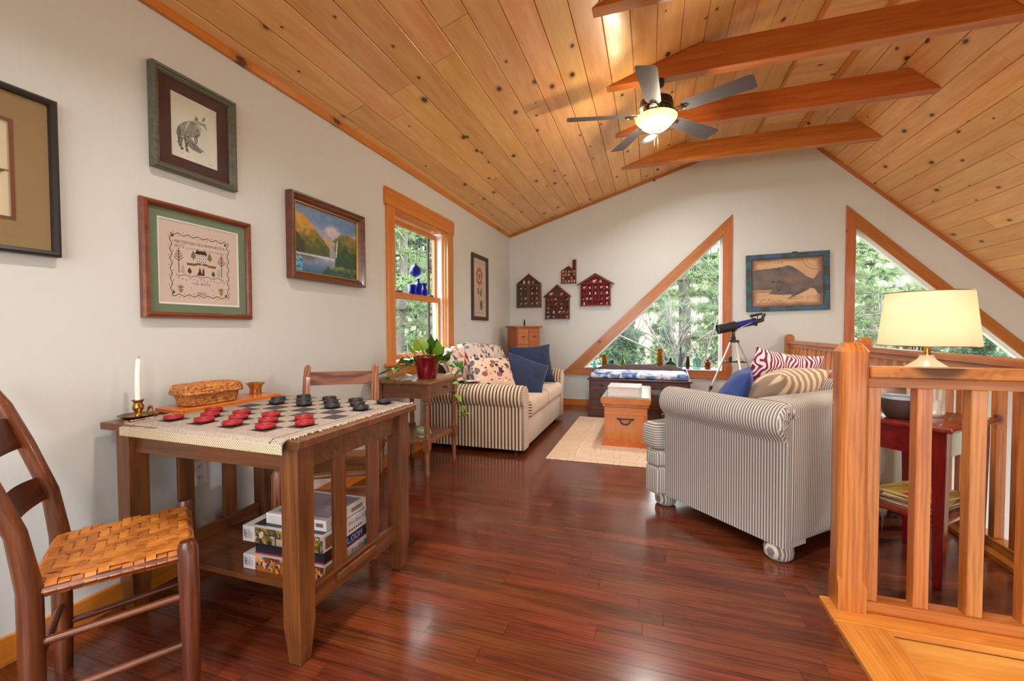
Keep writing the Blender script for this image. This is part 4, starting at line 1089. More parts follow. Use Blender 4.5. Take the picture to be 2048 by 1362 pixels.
# ------------------------------------------------------------ rug, blanket chest, book
def rug_mat():
    t = NT('cream_loop_rug'); P = t.coords(); x, y, z = t.sep(P)
    ax = t.math('ABSOLUTE', x); ay = t.math('ABSOLUTE', y)
    edge = t.math('MAXIMUM', t.math('SUBTRACT', ax, .55-.0), t.math('SUBTRACT', ay, .93))
    band = t.math('LESS_THAN', t.math('ABSOLUTE', t.math('ADD', edge, .13)), .006)
    band2 = t.math('LESS_THAN', t.math('ABSOLUTE', t.math('ADD', edge, .16)), .004)
    v = t.n('TexVoronoi', {'Vector': P, 'Scale': 5.2, 'Randomness': .35}, feature='DISTANCE_TO_EDGE').outputs[0]
    vine = t.math('LESS_THAN', t.math('ABSOLUTE', t.math('SUBTRACT', v, .13)), .016)
    v2 = t.n('TexVoronoi', {'Vector': P, 'Scale': 7.0, 'Randomness': .8}); fl = t.math('LESS_THAN', v2.outputs['Distance'], .16)
    nz = t.n('TexNoise', {'Vector': P, 'Scale': 60.0, 'Detail': 2.0}).outputs[0]
    n3 = t.n('TexNoise', {'Vector': P, 'Scale': 6.0, 'Detail': 2.0}).outputs[0]
    base = t.mix(n3, C(216, 188, 158), C(228, 204, 176))
    c = t.mix(t.math('MULTIPLY', t.math('MULTIPLY', vine, n3), 1.0), base, C(160, 132, 108)); c = t.mix(t.math('MULTIPLY', t.math('MULTIPLY', fl, n3), .55), c, C(188, 146, 112))
    c = t.mix(t.math('MULTIPLY', t.math('MAXIMUM', band, band2), .5), c, C(238, 222, 200))
    t.col(c); t.bump(nz, .5, .003); t.set(Roughness=.95); return t.m
rg = G().box(-.66, .66, -.92, .92, 0, .009, .004, 2).out('area_rug', rug_mat(), None, loc=(-.20, 4.47, .0005)); tag(rg, 'cream area rug with faint scrolling vines under the wooden chest', 'rug')
bc_ = empty('blanket_chest', (-.225, 4.55, .0098), label='honey pine trunk with an iron end handle used as coffee table', cat='chest')
w, d = .195, .44
g = G(); g.box(-w, w, -d, d, .06, .375, .003); g.out('body', HONEY['Z'], bc_)
g = G(); g.prism([(-w-.012, 0), (w+.012, 0), (w+.012, .05), (w+.002, .062), (-w-.002, .062), (-w-.012, .05)], -d-.012, d+.012, 'XZ', bev=.002); g.out('plinth', HONEY['Y'], bc_)
box_part('end_panel', HONEY['X'], bc_, -w+.004, w-.004, -d-.004, -d+.002, .30, .372, .002)
g = G(); g.prism([(-w-.016, .375), (w+.016, .375), (w+.016, .392), (w+.002, .400), (-w-.002, .400), (-w-.016, .392)], -d-.016, d+.016, 'XZ', bev=.002); g.out('rim_moulding', HONEY['Y'], bc_)
g = G(); g.prism([(-w-.02, .402), (w+.02, .402), (w+.034, .425), (w+.034, .452), (w+.022, .462), (-w-.022, .462), (-w-.034, .452), (-w-.034, .425)], -d-.034, d+.034, 'XZ', bev=.003); g.out('lid', HONEY['Y'], bc_)
hd = G().tube([(-.075, -d-.012, .262), (-.05, -d-.014, .262), (.05, -d-.014, .262), (.075, -d-.012, .262)], [.010, .006, .006, .010], 8).out('handle', BLACK, bc_, smooth=True)
G().tube([(.047*math.cos(a), -d-.02, .255-.042*math.sin(a)) for a in [PI*k/14 for k in range(15)]], .006, 8).out('bail', BLACK, hd, smooth=True)
gl = empty('glass_sheet', (-.225, 4.55, .4732), label='pale glass sheet covering the lid of the pine trunk', cat='glass top')
box_part('plate', plain('greenish_glass_top', C(206, 222, 218), .08, Transmission_Weight=.35), gl, -.215, .215, -.45, .45, 0, .006, .002)
bo_ = empty('photo_album', (-.24, 4.30, .4796), rz=math.radians(-1), label='thick white boxed book lying on the pine trunk', cat='book')
M_PAPER = plain('book_paper', C(226, 208, 196), .7)
box_part('pages', M_PAPER, bo_, -.145, .145, -.15, .15, .006, .082, .002)
for z in (0, .082): box_part('cover', plain('white_book_cloth', C(214, 208, 208), .5) if 'white_book_cloth' not in bpy.data.materials else bpy.data.materials['white_book_cloth'], bo_, -.153, .153, -.156, .156, z, z+.006, .002)
box_part('spine', bpy.data.materials['white_book_cloth'], bo_, .146, .154, -.156, .156, .0062, .0815, .002)

# ------------------------------------------------------------ kneehole desk-bench with cushion under the window
dk = empty('desk_bench', (-.15, 5.75, 0), label='low dark cherry drawer bench with scalloped back under the left gable window', cat='bench')
X0, X1, Y0, Y1 = -.60, .60, -.30, .27
for s, n in ((-1, 0), (1, 1)):
    a, b = (X0, X0+.32) if s < 0 else (X1-.32, X1)
    p = box_part('pedestal', DKCH['Z'], dk, a, b, Y0+.012, Y1, .07, .47, .003)
    box_part('plinth', DKCH['X'], dk, a-.012, b+.012, Y0, Y1+.005, .0, .085, .004)
    for k in range(3):
        dr = box_part('drawer', DKCH['X'], dk, a+.022, b-.022, Y0+.004, Y0+.014, .095+.125*k, .095+.125*k+.115, .003)
        cx = (a+b)/2
        G().prism([(cx-.04, .155+.125*k), (cx-.02, .168+.125*k), (cx+.02, .168+.125*k), (cx+.04, .155+.125*k), (cx+.02, .143+.125*k), (cx-.02, .143+.125*k)], Y0+.0005, Y0+.004, 'XZ').out('pull_plate', BLACK, dr)
        G().tube([(cx+.026*math.cos(t), Y0-.006, .156+.125*k-.018*math.sin(t)) for t in [PI*q/8 for q in range(9)]], .0035, 6).out('bail_pull', BLACK, dr, smooth=True)
box_part('centre_panel', DKCH['X'], dk, X0+.32, X1-.32, Y0+.03, Y0+.05, .37, .47, .002)
board('centre_drawer', DKCH['X'], dk, (-.24, Y0+.02, .425), (.24, Y0+.02, .425), .02, .075)
box_part('top', DKCH['X'], dk, X0-.022, X1+.022, Y0-.02, Y1+.01, .47, .492, .005)
# scalloped gallery along the back
pts = [(X0, .492), (X1, .492), (X1, .575)]
for k in range(61):
    f = 1-k/60; x = X0+(X1-X0)*f
    h = .585+.055*sst(.03, .16, min(f, 1-f))-.022*math.exp(-((f-.30)/.05)**2)-.022*math.exp(-((f-.70)/.05)**2)+.0*math.cos(f*2*PI)
    pts.append((x, h))
G().prism(pts, Y1-.03, Y1-.01, 'XZ').out('gallery', DKCH['X'], dk)
for s in (-1, 1): G().prism([(Y0+.05, .492), (Y1-.03, .492), (Y1-.03, .60), (Y0+.30, .565), (Y0+.10, .52)], s*(X1-.012)-.008, s*(X1-.012)+.008, 'YZ').out('side_gallery', DKCH['Y'], dk)
def toile():
    t = NT('blue_toile_cotton'); P = t.coords(); n = t.n('TexNoise', {'Vector': P, 'Scale': 7.0, 'Detail': 5.0, 'Distortion': 1.2}).outputs[0]
    t.col(t.ramp(n, [(.40, C(72, 104, 164)), (.47, C(130, 158, 204)), (.53, C(222, 226, 236)), (.8, C(238, 238, 240))])); t.set(Roughness=.9); return t.m
g = G(); g.box(-.585, .585, -.265, .215, 0, .075, .03, 4)
cu = g.out('bench_cushion', toile(), None, smooth=50, loc=(-.15, 5.735, .493)); tag(cu, 'long blue and white patterned cushion on the dark bench', 'cushion')
# ------------------------------------------------------------ right loveseat, set at an angle
GR_L, GR_D = C(204, 194, 180), C(114, 106, 102)
ST_RY = stripe_mat('grey_ticking_along', 'Y', .0146, GR_L, GR_D, .62, .2); ST_RX = stripe_mat('grey_ticking_across', 'X', .0146, GR_L, GR_D, .55, .2)
RZ = math.atan2(.695, .718)
ls = empty('grey_loveseat', (.60, 2.25, 0), rz=RZ, label='grey and cream pinstriped loveseat set at an angle, back to the railing', cat='sofa')
SW = 1.34
def by_normal(o, mat, axis):
    """faces looking along the stripe axis take the fabric cut the other way"""
    o.data.materials.append(mat)
    for p in o.data.polygons:
        if abs(p.normal[axis]) > .72: p.material_index = 1
    return o
def rarm(x_out, s):
    g = G(); n = 18; r_ = .088; cx, cz = x_out+s*.03, .678
    prof = [(x_out+s*.004, .085), (x_out, .58)]
    for k in range(n+1):
        a = math.radians(235)-math.radians(260)*k/n; prof.append((cx+s*r_*math.cos(a), cz+r_*math.sin(a)))
    prof += [(x_out+s*.16, .55), (x_out+s*.16, .085)]
    ys = [.0, .012, .06, .40, .70, .735, .745]; fs = [.80, .95, 1., 1., 1., .97, .86]
    V = []
    for y, f in zip(ys, fs): V.append([g.bm.verts.new((cx+(p[0]-cx)*(f if p[1] > .5 else 1), y, cz+(p[1]-cz)*(f if p[1] > .5 else 1))) for p in prof])
    for A, B in zip(V, V[1:]):
        for j in range(len(prof)): g.face([A[j], A[(j+1) % len(prof)], B[(j+1) % len(prof)], B[j]])
    g.face(V[0]); g.face(V[-1][::-1]); return by_normal(g.out('arm', ST_RY, ls, smooth=45), ST_RX, 1)
a1 = rarm(0., 1); rarm(SW, -1)
# pleated fan seam on the roll's back end
for k in range(5):
    a = math.radians(200-k*42); G().tube([(.03+.02*math.cos(a), -.003, .678+.02*math.sin(a)), (.03+.06*math.cos(a), -.004, .678+.06*math.sin(a)), (.03+.082*math.cos(a), .008, .678+.082*math.sin(a))], .003, 5).out('pleat', ST_RX, a1, smooth=True)
soft_box('back', ST_RX, ls, .012, SW-.012, -.004, .20, .085, .775, .045, 4)
soft_box('base', ST_RX, ls, .155, SW-.155, .15, .83, .085, .355, .02, 3)
by_normal(soft_box('front_rail', ST_RX, ls, -.045, SW+.045, .745, .865, .085, .26, .018, 3), ST_RY, 0)
by_normal(soft_box('front_rail', ST_RX, ls, -.045, SW+.045, .745, .862, .262, .355, .018, 3), ST_RY, 0)
CUSH = stripe_mat('grey_ticking_cushion', 'Z', .0146, GR_L, GR_D, .6, .25)
for k, (a, b) in enumerate(((-.055, SW/2-.003), (SW/2+.003, SW+.055))):
    g = G(); xi0, xi1 = (.165, b) if k == 0 else (a, SW-.165)
    poly = [(xi0, .22), (xi1, .22), (b if k == 0 else xi1, .735), (b, .90), (a, .90), (a if k == 1 else a, .752)] if k == 0 else [(xi0, .22), (xi1, .22), (xi1, .752), (b, .752), (b, .90), (a, .90)]
    if k == 0: poly = [(xi0, .22), (xi1, .22), (xi1, .90), (a, .90), (a, .752), (xi0, .752)]
    g.prism(poly, .36, .53, 'XY'); bmesh.ops.bevel(g.bm, geom=list(g.bm.edges), offset=.045, segments=4, profile=.5, affect='EDGES', clamp_overlap=True)
    g.out('seat_cushion', CUSH, ls, smooth=60)
for X in (.07, SW-.07):
    for Y in (.075, .80):
        G().lathe([(.045, 0), (.062, .015), (.066, .045), (.060, .075), (.05, .09)], 20).out('foot', ST_RX, ls, smooth=50, loc=(X, Y, 0))
def SL(x, y, z):
    return Vector((.60+.718*x-.695*y, 2.25+.695*x+.718*y, z))
sv, su = Vector((.718, .695, 0)), Vector((-.695, .718, 0))
PST = stripe_mat('tan_striped_cotton', 'X', .062, C(222, 196, 160), C(150, 124, 100), .5, .12)
def zebra():
    t = NT('red_white_zebra'); P = t.coords(); w = t.n('TexWave', {'Vector': P, 'Scale': 13.0, 'Distortion': 11.0, 'Detail': 1.0, 'Detail Scale': .9}).outputs[1]
    t.col(t.ramp(w, [(.0, C(128, 30, 52)), (.42, C(142, 40, 64)), (.5, C(232, 212, 220)), (1., C(238, 224, 228))])); t.set(Roughness=.85); return t.m
tag(pillow('throw_pillow', None, .50, .42, .20, PST, SL(.44, .32, .745), basis(sv*1+su*.05, su*-.75+Vector((0, 0, .62))), seed=5), 'tan and cream striped pillow on the grey loveseat, nearest the railing post', 'pillow', 'pillows on the grey loveseat')
tag(pillow('throw_pillow', None, .42, .42, .15, NAVY2, SL(.27, .49, .70), basis(sv*.75+su*.5, su*-.45+Vector((0, 0, .9))+sv*.2), seed=6), 'royal blue pillow behind the arm of the grey loveseat', 'pillow', 'pillows on the grey loveseat')
tag(pillow('throw_pillow', None, .50, .44, .16, zebra(), SL(.72, .50, .775), basis(sv*.9-su*.25+Vector((0, 0, -.12)), su*-.4+Vector((0, 0, .9))), seed=7), 'magenta and white zebra-print pillow leaning behind the striped one', 'pillow', 'pillows on the grey loveseat')
th = G(); 
def thfn(u, v):
    x = 1.02+.24*u; yv = -.03+.30*v; return SL(x, yv, .785+.03*math.sin(v*PI)+.012*nz2(u*5, v*6)+.008*nz2(u*13, v*11))
th.grid(thfn, 20, 20); bmesh.ops.solidify(th.bm, geom=th.bm.faces[:], thickness=.022)
o = th.out('folded_throw', plain('cream_throw', C(222, 208, 190), .95, nvar=.12, nscale=40), None, smooth=True); tag(o, 'crumpled cream throw folded over the far back of the grey loveseat', 'blanket')

# ------------------------------------------------------------ red table with lamp, bowl and magazines
rt = empty('red_side_table', (1.18, 2.21, 0), rz=RZ, label='dark red painted side table between the loveseat and the railing', cat='table')
tw, td, tz = .50, .36, .70
G().box(0, tw, 0, td, tz-.02, tz, .005, 2).out('top', REDW['X'], rt, smooth=30)
for X in (.05, tw-.05):
    for Y in (.05, td-.05):
        g = G(); R = []
        for r_, z in ((.016, 0), (.024, tz-.13), (.024, tz-.02)): R.append([g.bm.verts.new((sx*r_, sy*r_, z)) for sx, sy in ((-1, -1), (1, -1), (1, 1), (-1, 1))])
        for A, B in zip(R, R[1:]):
            for j in range(4): g.face([A[j], A[(j+1) % 4], B[(j+1) % 4], B[j]])
        g.face(R[0][::-1]); g.face(R[-1]); bmesh.ops.bevel(g.bm, geom=list(g.bm.edges), offset=.002, segments=1, affect='EDGES')
        g.out('leg', REDW['Z'], rt, loc=(X, Y, 0))
for Y in (.05, td-.05): board('apron', REDW['X'], rt, (.072, Y, tz-.08), (tw-.072, Y, tz-.08), .018, .12)
for X in (.05, tw-.05): board('apron', REDW['Y'], rt, (X, .072, tz-.08), (X, td-.072, tz-.08), .018, .12)
dr = board('drawer_front', REDW['Y'], rt, (tw-.038, .08, tz-.08), (tw-.038, td-.08, tz-.08), .012, .10)
board('shelf', REDW['X'], rt, (.03, td/2, .285), (tw-.03, td/2, .285), td-.06, .02, bev=.004)
def RT(x, y, z): return Vector((1.18+.718*x-.695*y, 2.21+.695*x+.718*y, z))
lp = empty('table_lamp', RT(.315, .20, tz), rz=RZ, label='lit ceramic table lamp with a wide linen drum shade', cat='lamp')
def ceramic():
    """cream ceramic column with pressed teardrop hollows"""
    g = G(); H = .235; NU, NVv = 72, 48
    def rad(z):
        if z < .01: return .062+.006*z/.01
        if z < .205: return .069
        if z < .222: return .069+.016*sst(.205, .214, z)
        return .085-.058*sst(.222, .285, z)**.8
    def fn(u, v):
        z = v*.29; a = u*2*PI; r_ = rad(z)
        if .018 < z < .21:
            row = (z-.018)/.062; k = int(row); fz = row-k; sh = .5 if k % 2 else 0
            fa = ((u*9+sh) % 1)-.5; w = .42*math.sqrt(max(0, fz*(1.05-fz)))*1.15*(.55+.45*(1-fz) if True else 1)*1.5
            if fz < 1 and abs(fa) < w*.8: r_ -= .007*math.sqrt(max(0, 1-(fa/(w*.8+1e-6))**2))
        if .206 < z < .222:
            fa = ((u*16) % 1)-.5
            r_ -= .010*max(0, 1-(fa/.42)**2)*(1-sst(.206, .222, z))
        return (r_*math.cos(a), r_*math.sin(a), z)
    g.grid(fn, NU, NVv, closeu=True); return g
gq = ceramic(); gq.face([gq.bm.verts.new((.06*math.cos(k*PI/12), .06*math.sin(k*PI/12), 0.0005)) for k in range(24)])
gq.out('base', plain('cream_ceramic', C(216, 206, 186), .3, Coat_Weight=.3), lp, smooth=60)
G().lathe([(.017, .288), (.017, .30), (.013, .302), (.013, .345), (.010, .35)], 20).out('neck', BRASS, lp, smooth=40)
def shade_mat():
    t = NT('linen_shade'); P = t.coords(); x, y, z = t.sep(P)
    n1 = t.n('TexNoise', {'Vector': t.comb(t.math('MULTIPLY', t.math('ARCTAN2', y, x), 12.), t.math('MULTIPLY', z, 300.), 0.), 'Scale': 1.5, 'Detail': 2.0}).outputs[0]
    n2 = t.n('TexNoise', {'Vector': t.comb(t.math('MULTIPLY', t.math('ARCTAN2', y, x), 160.), t.math('MULTIPLY', z, 14.), 0.), 'Scale': 1.0, 'Detail': 2.0}).outputs[0]
    f = t.math('MULTIPLY', t.math('ADD', n1, n2), .5)
    c = t.mix(f, C(222, 202, 168), C(244, 232, 208))
    d = t.n('BsdfDiffuse', {'Color': c}); tr = t.n('BsdfTranslucent', {'Color': c}); mx = t.n('MixShader', {0: .5})
    t.link(d.outputs[0], mx.inputs[1]); t.link(tr.outputs[0], mx.inputs[2]); t.link(mx.outputs[0], t.o.inputs[0]); t.t.nodes.remove(t.b); return t.m
G().lathe([(.185, .335), (.158, .590)], 64, cap0=False, cap1=False).out('shade', shade_mat(), lp, smooth=True)
G().tube([(.185*math.cos(k*PI/32), .185*math.sin(k*PI/32), .335) for k in range(64)], .0022, 5, closed=True).out('shade_ring', BRASS, lp, smooth=True)
g = G(); g.tube([(.158*math.cos(k*PI/32), .158*math.sin(k*PI/32), .59) for k in range(64)], .0022, 5, closed=True)
for k in range(3): g.tube([(0, 0, .575), (.157*math.cos(k*2*PI/3), .157*math.sin(k*2*PI/3), .575)], .0015, 5)
g.out('shade_ring', BRASS, lp, smooth=True)
tb = NT('lamp_bulb'); tb.set(Emission_Color=C(255, 220, 170), Emission_Strength=6.)
G().lathe([(.0, .50), (.018, .495), (.030, .475), (.030, .455), (.018, .425), (.013, .40), (.013, .35)], 20, cap0=False).out('bulb', tb.m, lp, smooth=True)
l = bpy.data.lights.new('lamp_glow', 'POINT'); l.energy = 1.3; l.color = (1, .86, .66); l.shadow_soft_size = .032
lo = bpy.data.objects.new('lamp_glow', l); COL.objects.link(lo); lo.parent = lp; lo.location = (0, 0, .465)
# lamp flex
G().tube([RT(.34, .28, tz-.02), RT(.36, .37, tz-.1), RT(.345, .375, .5), RT(.37, .378, .42), RT(.33, .378, .30), RT(.36, .38, .1), RT(.40, .40, .02)], .003, 6).out('flex', plain('clear_flex', C(150, 142, 128), .4), None, smooth=True)
tag(bpy.data.objects['flex'], 'thin pale lamp cord hanging behind the red table', 'cord'); bpy.data.objects['flex'].name = 'lamp_cord'
bw2 = empty('ceramic_bowl', RT(.105, .215, tz), label='dark brown speckled bowl with a pale rim on the red table', cat='bowl')
G().lathe([(.0, .0), (.046, .0), (.052, .004), (.064, .03), (.072, .07), (.073, .092)], 32, cap0=False, cap1=False).out('body', plain('speckled_brown_glaze', C(62, 42, 34), .5, nvar=.6, nscale=160), bw2, smooth=50)
G().lathe([(.073, .092), (.0735, .10), (.071, .104), (.066, .10), (.066, .07), (.05, .02), (.0, .012)], 32, cap0=False, cap1=False).out('rim_glaze', plain('pale_blue_glaze', C(150, 158, 168), .25), bw2, smooth=50)
for k in range(7):
    c = [(176, 150, 116), (150, 120, 90), (196, 176, 150), (128, 96, 74), (186, 160, 110), (160, 134, 110), (206, 170, 96)][k]
    e = empty('magazine', RT(.24+.006*(k % 3), .18, .2955+k*.0076), rz=RZ+math.radians((-3, 4, -6, 2, 7, -2, -9)[k]), label='%s magazine from the bottom of the stack under the red table' % ORD[k], cat='magazine', group='magazines on the red table shelf')
    G().box(-.15, .15, -.1075, .1075, .0002, .0068, .001).out('pages', plain('magazine_paper_%d' % k, C(*c), .6), e)
    fs = [([(-.15, -.107, .0071), (.05, -.107, .0071), (.05, .107, .0071), (-.15, .107, .0071)], c), ([(-.14, -.09, .0075), (.0, -.09, .0075), (.0, .0, .0075), (-.14, .0, .0075)], (196, 60, 80)), ([(-.14, .02, .0075), (.02, .02, .0075), (.02, .09, .0075), (-.14, .09, .0075)], (214, 170, 60))]
    if k == 6: ink_mesh('cover_print', fs, M_INK, e)

# ------------------------------------------------------------ ceiling fan under the second beam
FC = Vector((.03, 3.595, 3.07))
fn_ = empty('ceiling_fan', FC, label='five-blade bronze ceiling fan with a glowing glass bowl', cat='fan')
FBR = plain('fan_bronze', C(112, 92, 70), .34, .85, nvar=.1, nscale=30); FDK = plain('fan_dark_bronze', C(72, 58, 50), .4, .7)
G().lathe([(.055, 0), (.062, -.012), (.060, -.035), (.030, -.055), (.013, -.06), (.013, -.125), (.03, -.13)], 28).out('canopy', FDK, fn_, smooth=40)
G().lathe([(.03, -.125), (.075, -.135), (.122, -.155), (.128, -.185), (.128, -.215), (.112, -.225)], 40).out('motor_housing', FDK, fn_, smooth=40)
g = G(); g.lathe([(.112, -.222), (.122, -.232), (.116, -.262), (.088, -.278), (.07, -.285)], 40, cap0=False)
g.out('vented_collar', FBR, fn_, smooth=40)
for k in range(20):
    a = k*2*PI/20; c, s = math.cos(a), math.sin(a)
    G().box(-.010, .010, -.0015, .0015, -.011, .011, .001).xf(Matrix.Translation((c*.1215, s*.1215, -.247)) @ Matrix.Rotation(a+PI/2, 4, 'Z')).out('vent_slot', BLACK, fn_)
def blade_mat():
    t = NT('fan_blade_veneer'); nz = t.n('TexNoise', {'Vector': t.comb(t.math('MULTIPLY', t.sep(t.coords())[0], 3.), t.math('MULTIPLY', t.sep(t.coords())[1], 60.), 0.), 'Scale': 2.0, 'Detail': 3.0}).outputs[0]
    t.col(t.mix(nz, C(96, 92, 98), C(134, 130, 136))); t.set(Roughness=.35); return t.m
M_BLADE = blade_mat()
for k in range(5):
    ang = math.radians(-96+72*k); b = empty('blade_arm', (0, 0, -.262), ang, parent=fn_)
    g = G(); r0, r1 = .20, .70
    def bf(u, v):
        x = r0+(r1-r0)*u; w = .056+.018*u
        if u > .94: w *= math.sqrt(max(0., 1-((u-.94)/.06)**2*.35))
        if u < .06: w *= .75+.25*u/.06
        y = (v*2-1)*w; return (x, y, y*math.tan(math.radians(-13)))
    g.grid(bf, 16, 4); bmesh.ops.solidify(g.bm, geom=g.bm.faces[:], thickness=.006); g.out('blade', M_BLADE, b)
    g = G(); g.tube([(.09, 0, .012), (.125, .018, -.004), (.165, .026, -.010), (.215, .018, -.012), (.235, 0, -.012), (.215, -.018, -.012), (.165, -.026, -.010), (.125, -.018, -.004)], .006, 6, closed=True)
    g.out('bracket', FBR, b, smooth=True)
    G().lathe([(.0, -.012), (.02, -.010), (.024, -.004), (.0, -.003)], 16, cap0=False, cap1=False).out('medallion', FDK, b, smooth=40, loc=(.19, 0, -.006))
tb = NT('frosted_bowl'); x, y, z = tb.sep(tb.coords())
tb.col(C(244, 226, 190)); tb.set(Roughness=.35, Emission_Color=C(255, 214, 150), Emission_Strength=.35)
G().lathe([(.095, -.270), (.150, -.276), (.160, -.284), (.157, -.296), (.138, -.318), (.118, -.336), (.100, -.356), (.072, -.374), (.03, -.384), (.0, -.386)], 48, cap0=True).out('glass_bowl', tb.m, fn_, smooth=40)
G().lathe([(.0, -.36), (.034, -.380), (.036, -.388), (.026, -.396), (.010, -.402), (.008, -.416), (.0, -.42)], 24, cap0=False).out('finial', FBR, fn_, smooth=40)
for dx, L_ in ((-.012, .50), (.014, .42)):
    c = G().tube([(dx, -.01, -.40), (dx, -.01, -.40-L_+.15)], .0012, 5).out('pull_chain', BRASS, fn_)
    G().lathe([(.0, .03), (.004, .024), (.010, .006), (.007, .0), (.0, -.002)], 12, cap0=False, cap1=False).out('pull_bob', FDK, c, smooth=True, loc=(dx, -.01, -.43-L_+.15))
l = bpy.data.lights.new('fan_glow', 'POINT'); l.energy = 6; l.color = (1, .84, .62); l.shadow_soft_size = .05
lo = bpy.data.objects.new('fan_glow', l); COL.objects.link(lo); lo.parent = fn_; lo.location = (0, 0, -.46)
l = bpy.data.lights.new('fan_uplight', 'POINT'); l.energy = 1.1; l.color = (1, .78, .48); l.shadow_soft_size = .06
lo = bpy.data.objects.new('fan_uplight', l); COL.objects.link(lo); lo.parent = fn_; lo.location = (-.15, -.02, -.235)

# ------------------------------------------------------------ telescope by the window
ts = empty('telescope', (.93, 5.55, 0), label='blue and black telescope on a silver tripod beside the gable window', cat='telescope')
TB = plain('telescope_blue', C(26, 52, 128), .3, .1); SILV = plain('silver_aluminium', C(196, 190, 182), .35, .6); SATB = plain('satin_black', C(34, 32, 34), .45)
a, b = Vector((-.155, -.03, 1.116)), Vector((.20, .04, 1.195)); d = (b-a).normalized()
tube = G().tube([a+d*.14, b], .040, 24).out('tube', TB, ts, smooth=40)
G().tube([a-d*.03, a+d*.17, a+d*.18], [.058, .056, .044], 28, caps=False).out('dew_shield', SATB, tube, smooth=40)
G().tube([a-d*.012, a-d*.010], [.053, .053], 24).out('lens', plain('coated_lens', C(96, 112, 140), .1), tube)
G().tube([b, b+d*.03, b+d*.032, b+d*.09, b+d*.12], [.044, .044, .026, .024, .016], 20).out('focuser', SATB, tube, smooth=40)
e0 = b+d*.10; G().tube([e0, e0+Vector((.015, .0, .05)), e0+Vector((.03, 0, .075))], [.018, .018, .014], 14).out('eyepiece', SATB, tube, smooth=40)
f0 = a+d*.28+Vector((0, 0, .075)); G().tube([f0+d*.06, f0+d*.19], [.016, .013], 14).out('finder_scope', SATB, tube, smooth=40)
for k in (.08, .14): G().tube([f0+d*k, f0+d*k+Vector((0, 0, -.045))], .006, 8).out('finder_bracket', SATB, tube)
G().tube([b+Vector((.02, -.03, -.03)), b+Vector((.02, -.075, -.035))], .014, 12).out('focus_knob', SATB, tube, smooth=40)
hd = G().lathe([(.020, .975), (.026, .985), (.026, 1.02), (.018, 1.03), (.018, 1.09), (.026, 1.10), (.02, 1.13)], 16).out('mount', SATB, ts, smooth=40, loc=(-.01, 0, 0))
G().tube([(-.02, -.03, 1.06), (.06, -.05, 1.13), (.17, -.05, 1.185)], .005, 6).out('control_rod', SILV, ts, smooth=True)
G().lathe([(.05, .955), (.055, .97), (.05, .985)], 12).out('hub', SATB, ts, smooth=40)
for ang, L_ in ((195, .44), (285, .36), (10, .46)):
    ca, sa = math.cos(math.radians(ang)), math.sin(math.radians(ang)); t0 = Vector((ca*.04, sa*.04, .965)); t1 = Vector((ca*L_, sa*L_, .0))
    m = t0.lerp(t1, .56); lg = board('leg', SILV, ts, t0, m, .024, .014, up=(ca, sa, .3), bev=.002)
    lo2 = board('leg_extension', SATB if ang == 195 else SILV, ts, m, t1+Vector((0, 0, .01)), .016, .010, up=(ca, sa, .3), bev=.002)
    G().tube([m-(t1-t0)*.02, m+(t1-t0)*.025], .018, 10).out('clamp', SATB, ts, smooth=40)
    q = t0.lerp(t1, .25); G().tube([(0, 0, .728), q], .006, 6).out('tray_arm', SATB, ts)
box_part('accessory_tray', SATB, ts, -.10, .11, -.06, .06, .722, .734, .003)
sp = empty('spare_eyepiece', (.885, 5.53, .7345), label='small black spare eyepiece standing on the telescope tray', cat='eyepiece')
G().lathe([(.016, 0), (.016, .022), (.020, .026), (.020, .05), (.014, .056)], 14).out('barrel', SATB, sp, smooth=40)
sp = empty('lens_bag', (.985, 5.54, .7345), label='clear plastic bag of lenses on the telescope tray', cat='bag')
g = G(); g.lathe([(.0, 0), (.036, .002), (.042, .014), (.03, .03), (.012, .042), (.0, .044)], 14, cap0=False, cap1=False); 
for v in g.bm.verts: v.co += Vector((nz2(v.co.x*40, v.co.z*40), nz2(v.co.y*40, v.co.z*40+3), 0))*.006
g.out('bag', plain('cloudy_plastic', C(206, 200, 196), .25, Transmission_Weight=.3), sp, smooth=True)

# ------------------------------------------------------------ coloured glass on the window ledge
def glass(name, c, tr=.85, rough=.05):
    """blown glass: tinted see-through walls with a clear gloss"""
    t = NT(name); k = C(*c); tint = tuple(min(1., max(.02, x)**.55) for x in k[:3])+(1,)
    a = t.n('BsdfTransparent', {'Color': tint}); b = t.n('BsdfGlossy', {'Color': (1, 1, 1, 1), 'Roughness': .04}); d = t.n('BsdfDiffuse', {'Color': k})
    m1 = t.n('MixShader', {0: 1-tr}); t.link(a.outputs[0], m1.inputs[1]); t.link(d.outputs[0], m1.inputs[2])
    lw = t.n('LayerWeight', {'Blend': .25}).outputs['Facing']
    m2 = t.n('MixShader', {0: t.math('MULTIPLY', lw, .35)}); t.link(m1.outputs[0], m2.inputs[1]); t.link(b.outputs[0], m2.inputs[2])
    t.link(m2.outputs[0], t.o.inputs[0]); t.t.nodes.remove(t.b); return t.m
def bottle(name, x, prof, mat, label, cat='bottle', extra=None, n=24, squash=1.):
    e = empty(name, (x, 6.208, .5735), label=label, cat=cat, group='coloured glass on the gable window ledge')
    g = G(); g.lathe(prof, n, cap0=False, cap1=False); g.xf(Matrix.Diagonal((1, squash, 1, 1))); o = g.out('glass', mat, e, smooth=50)
    if extra: extra(e)
    return e
AMB = glass('amber_glass', (206, 146, 20)); TEAL = glass('teal_glass', (20, 138, 110)); YG = glass('olive_glass', (156, 160, 16)); AQUA = glass('aqua_glass', (150, 196, 192), .9)
SKYB = glass('sky_glass', (90, 190, 200)); CLEAR = glass('clear_glass', (226, 234, 230), .92); REDG = glass('ruby_brown_glass', (120, 38, 20), .7); GRN = glass('bottle_green_glass', (10, 92, 52), .75)
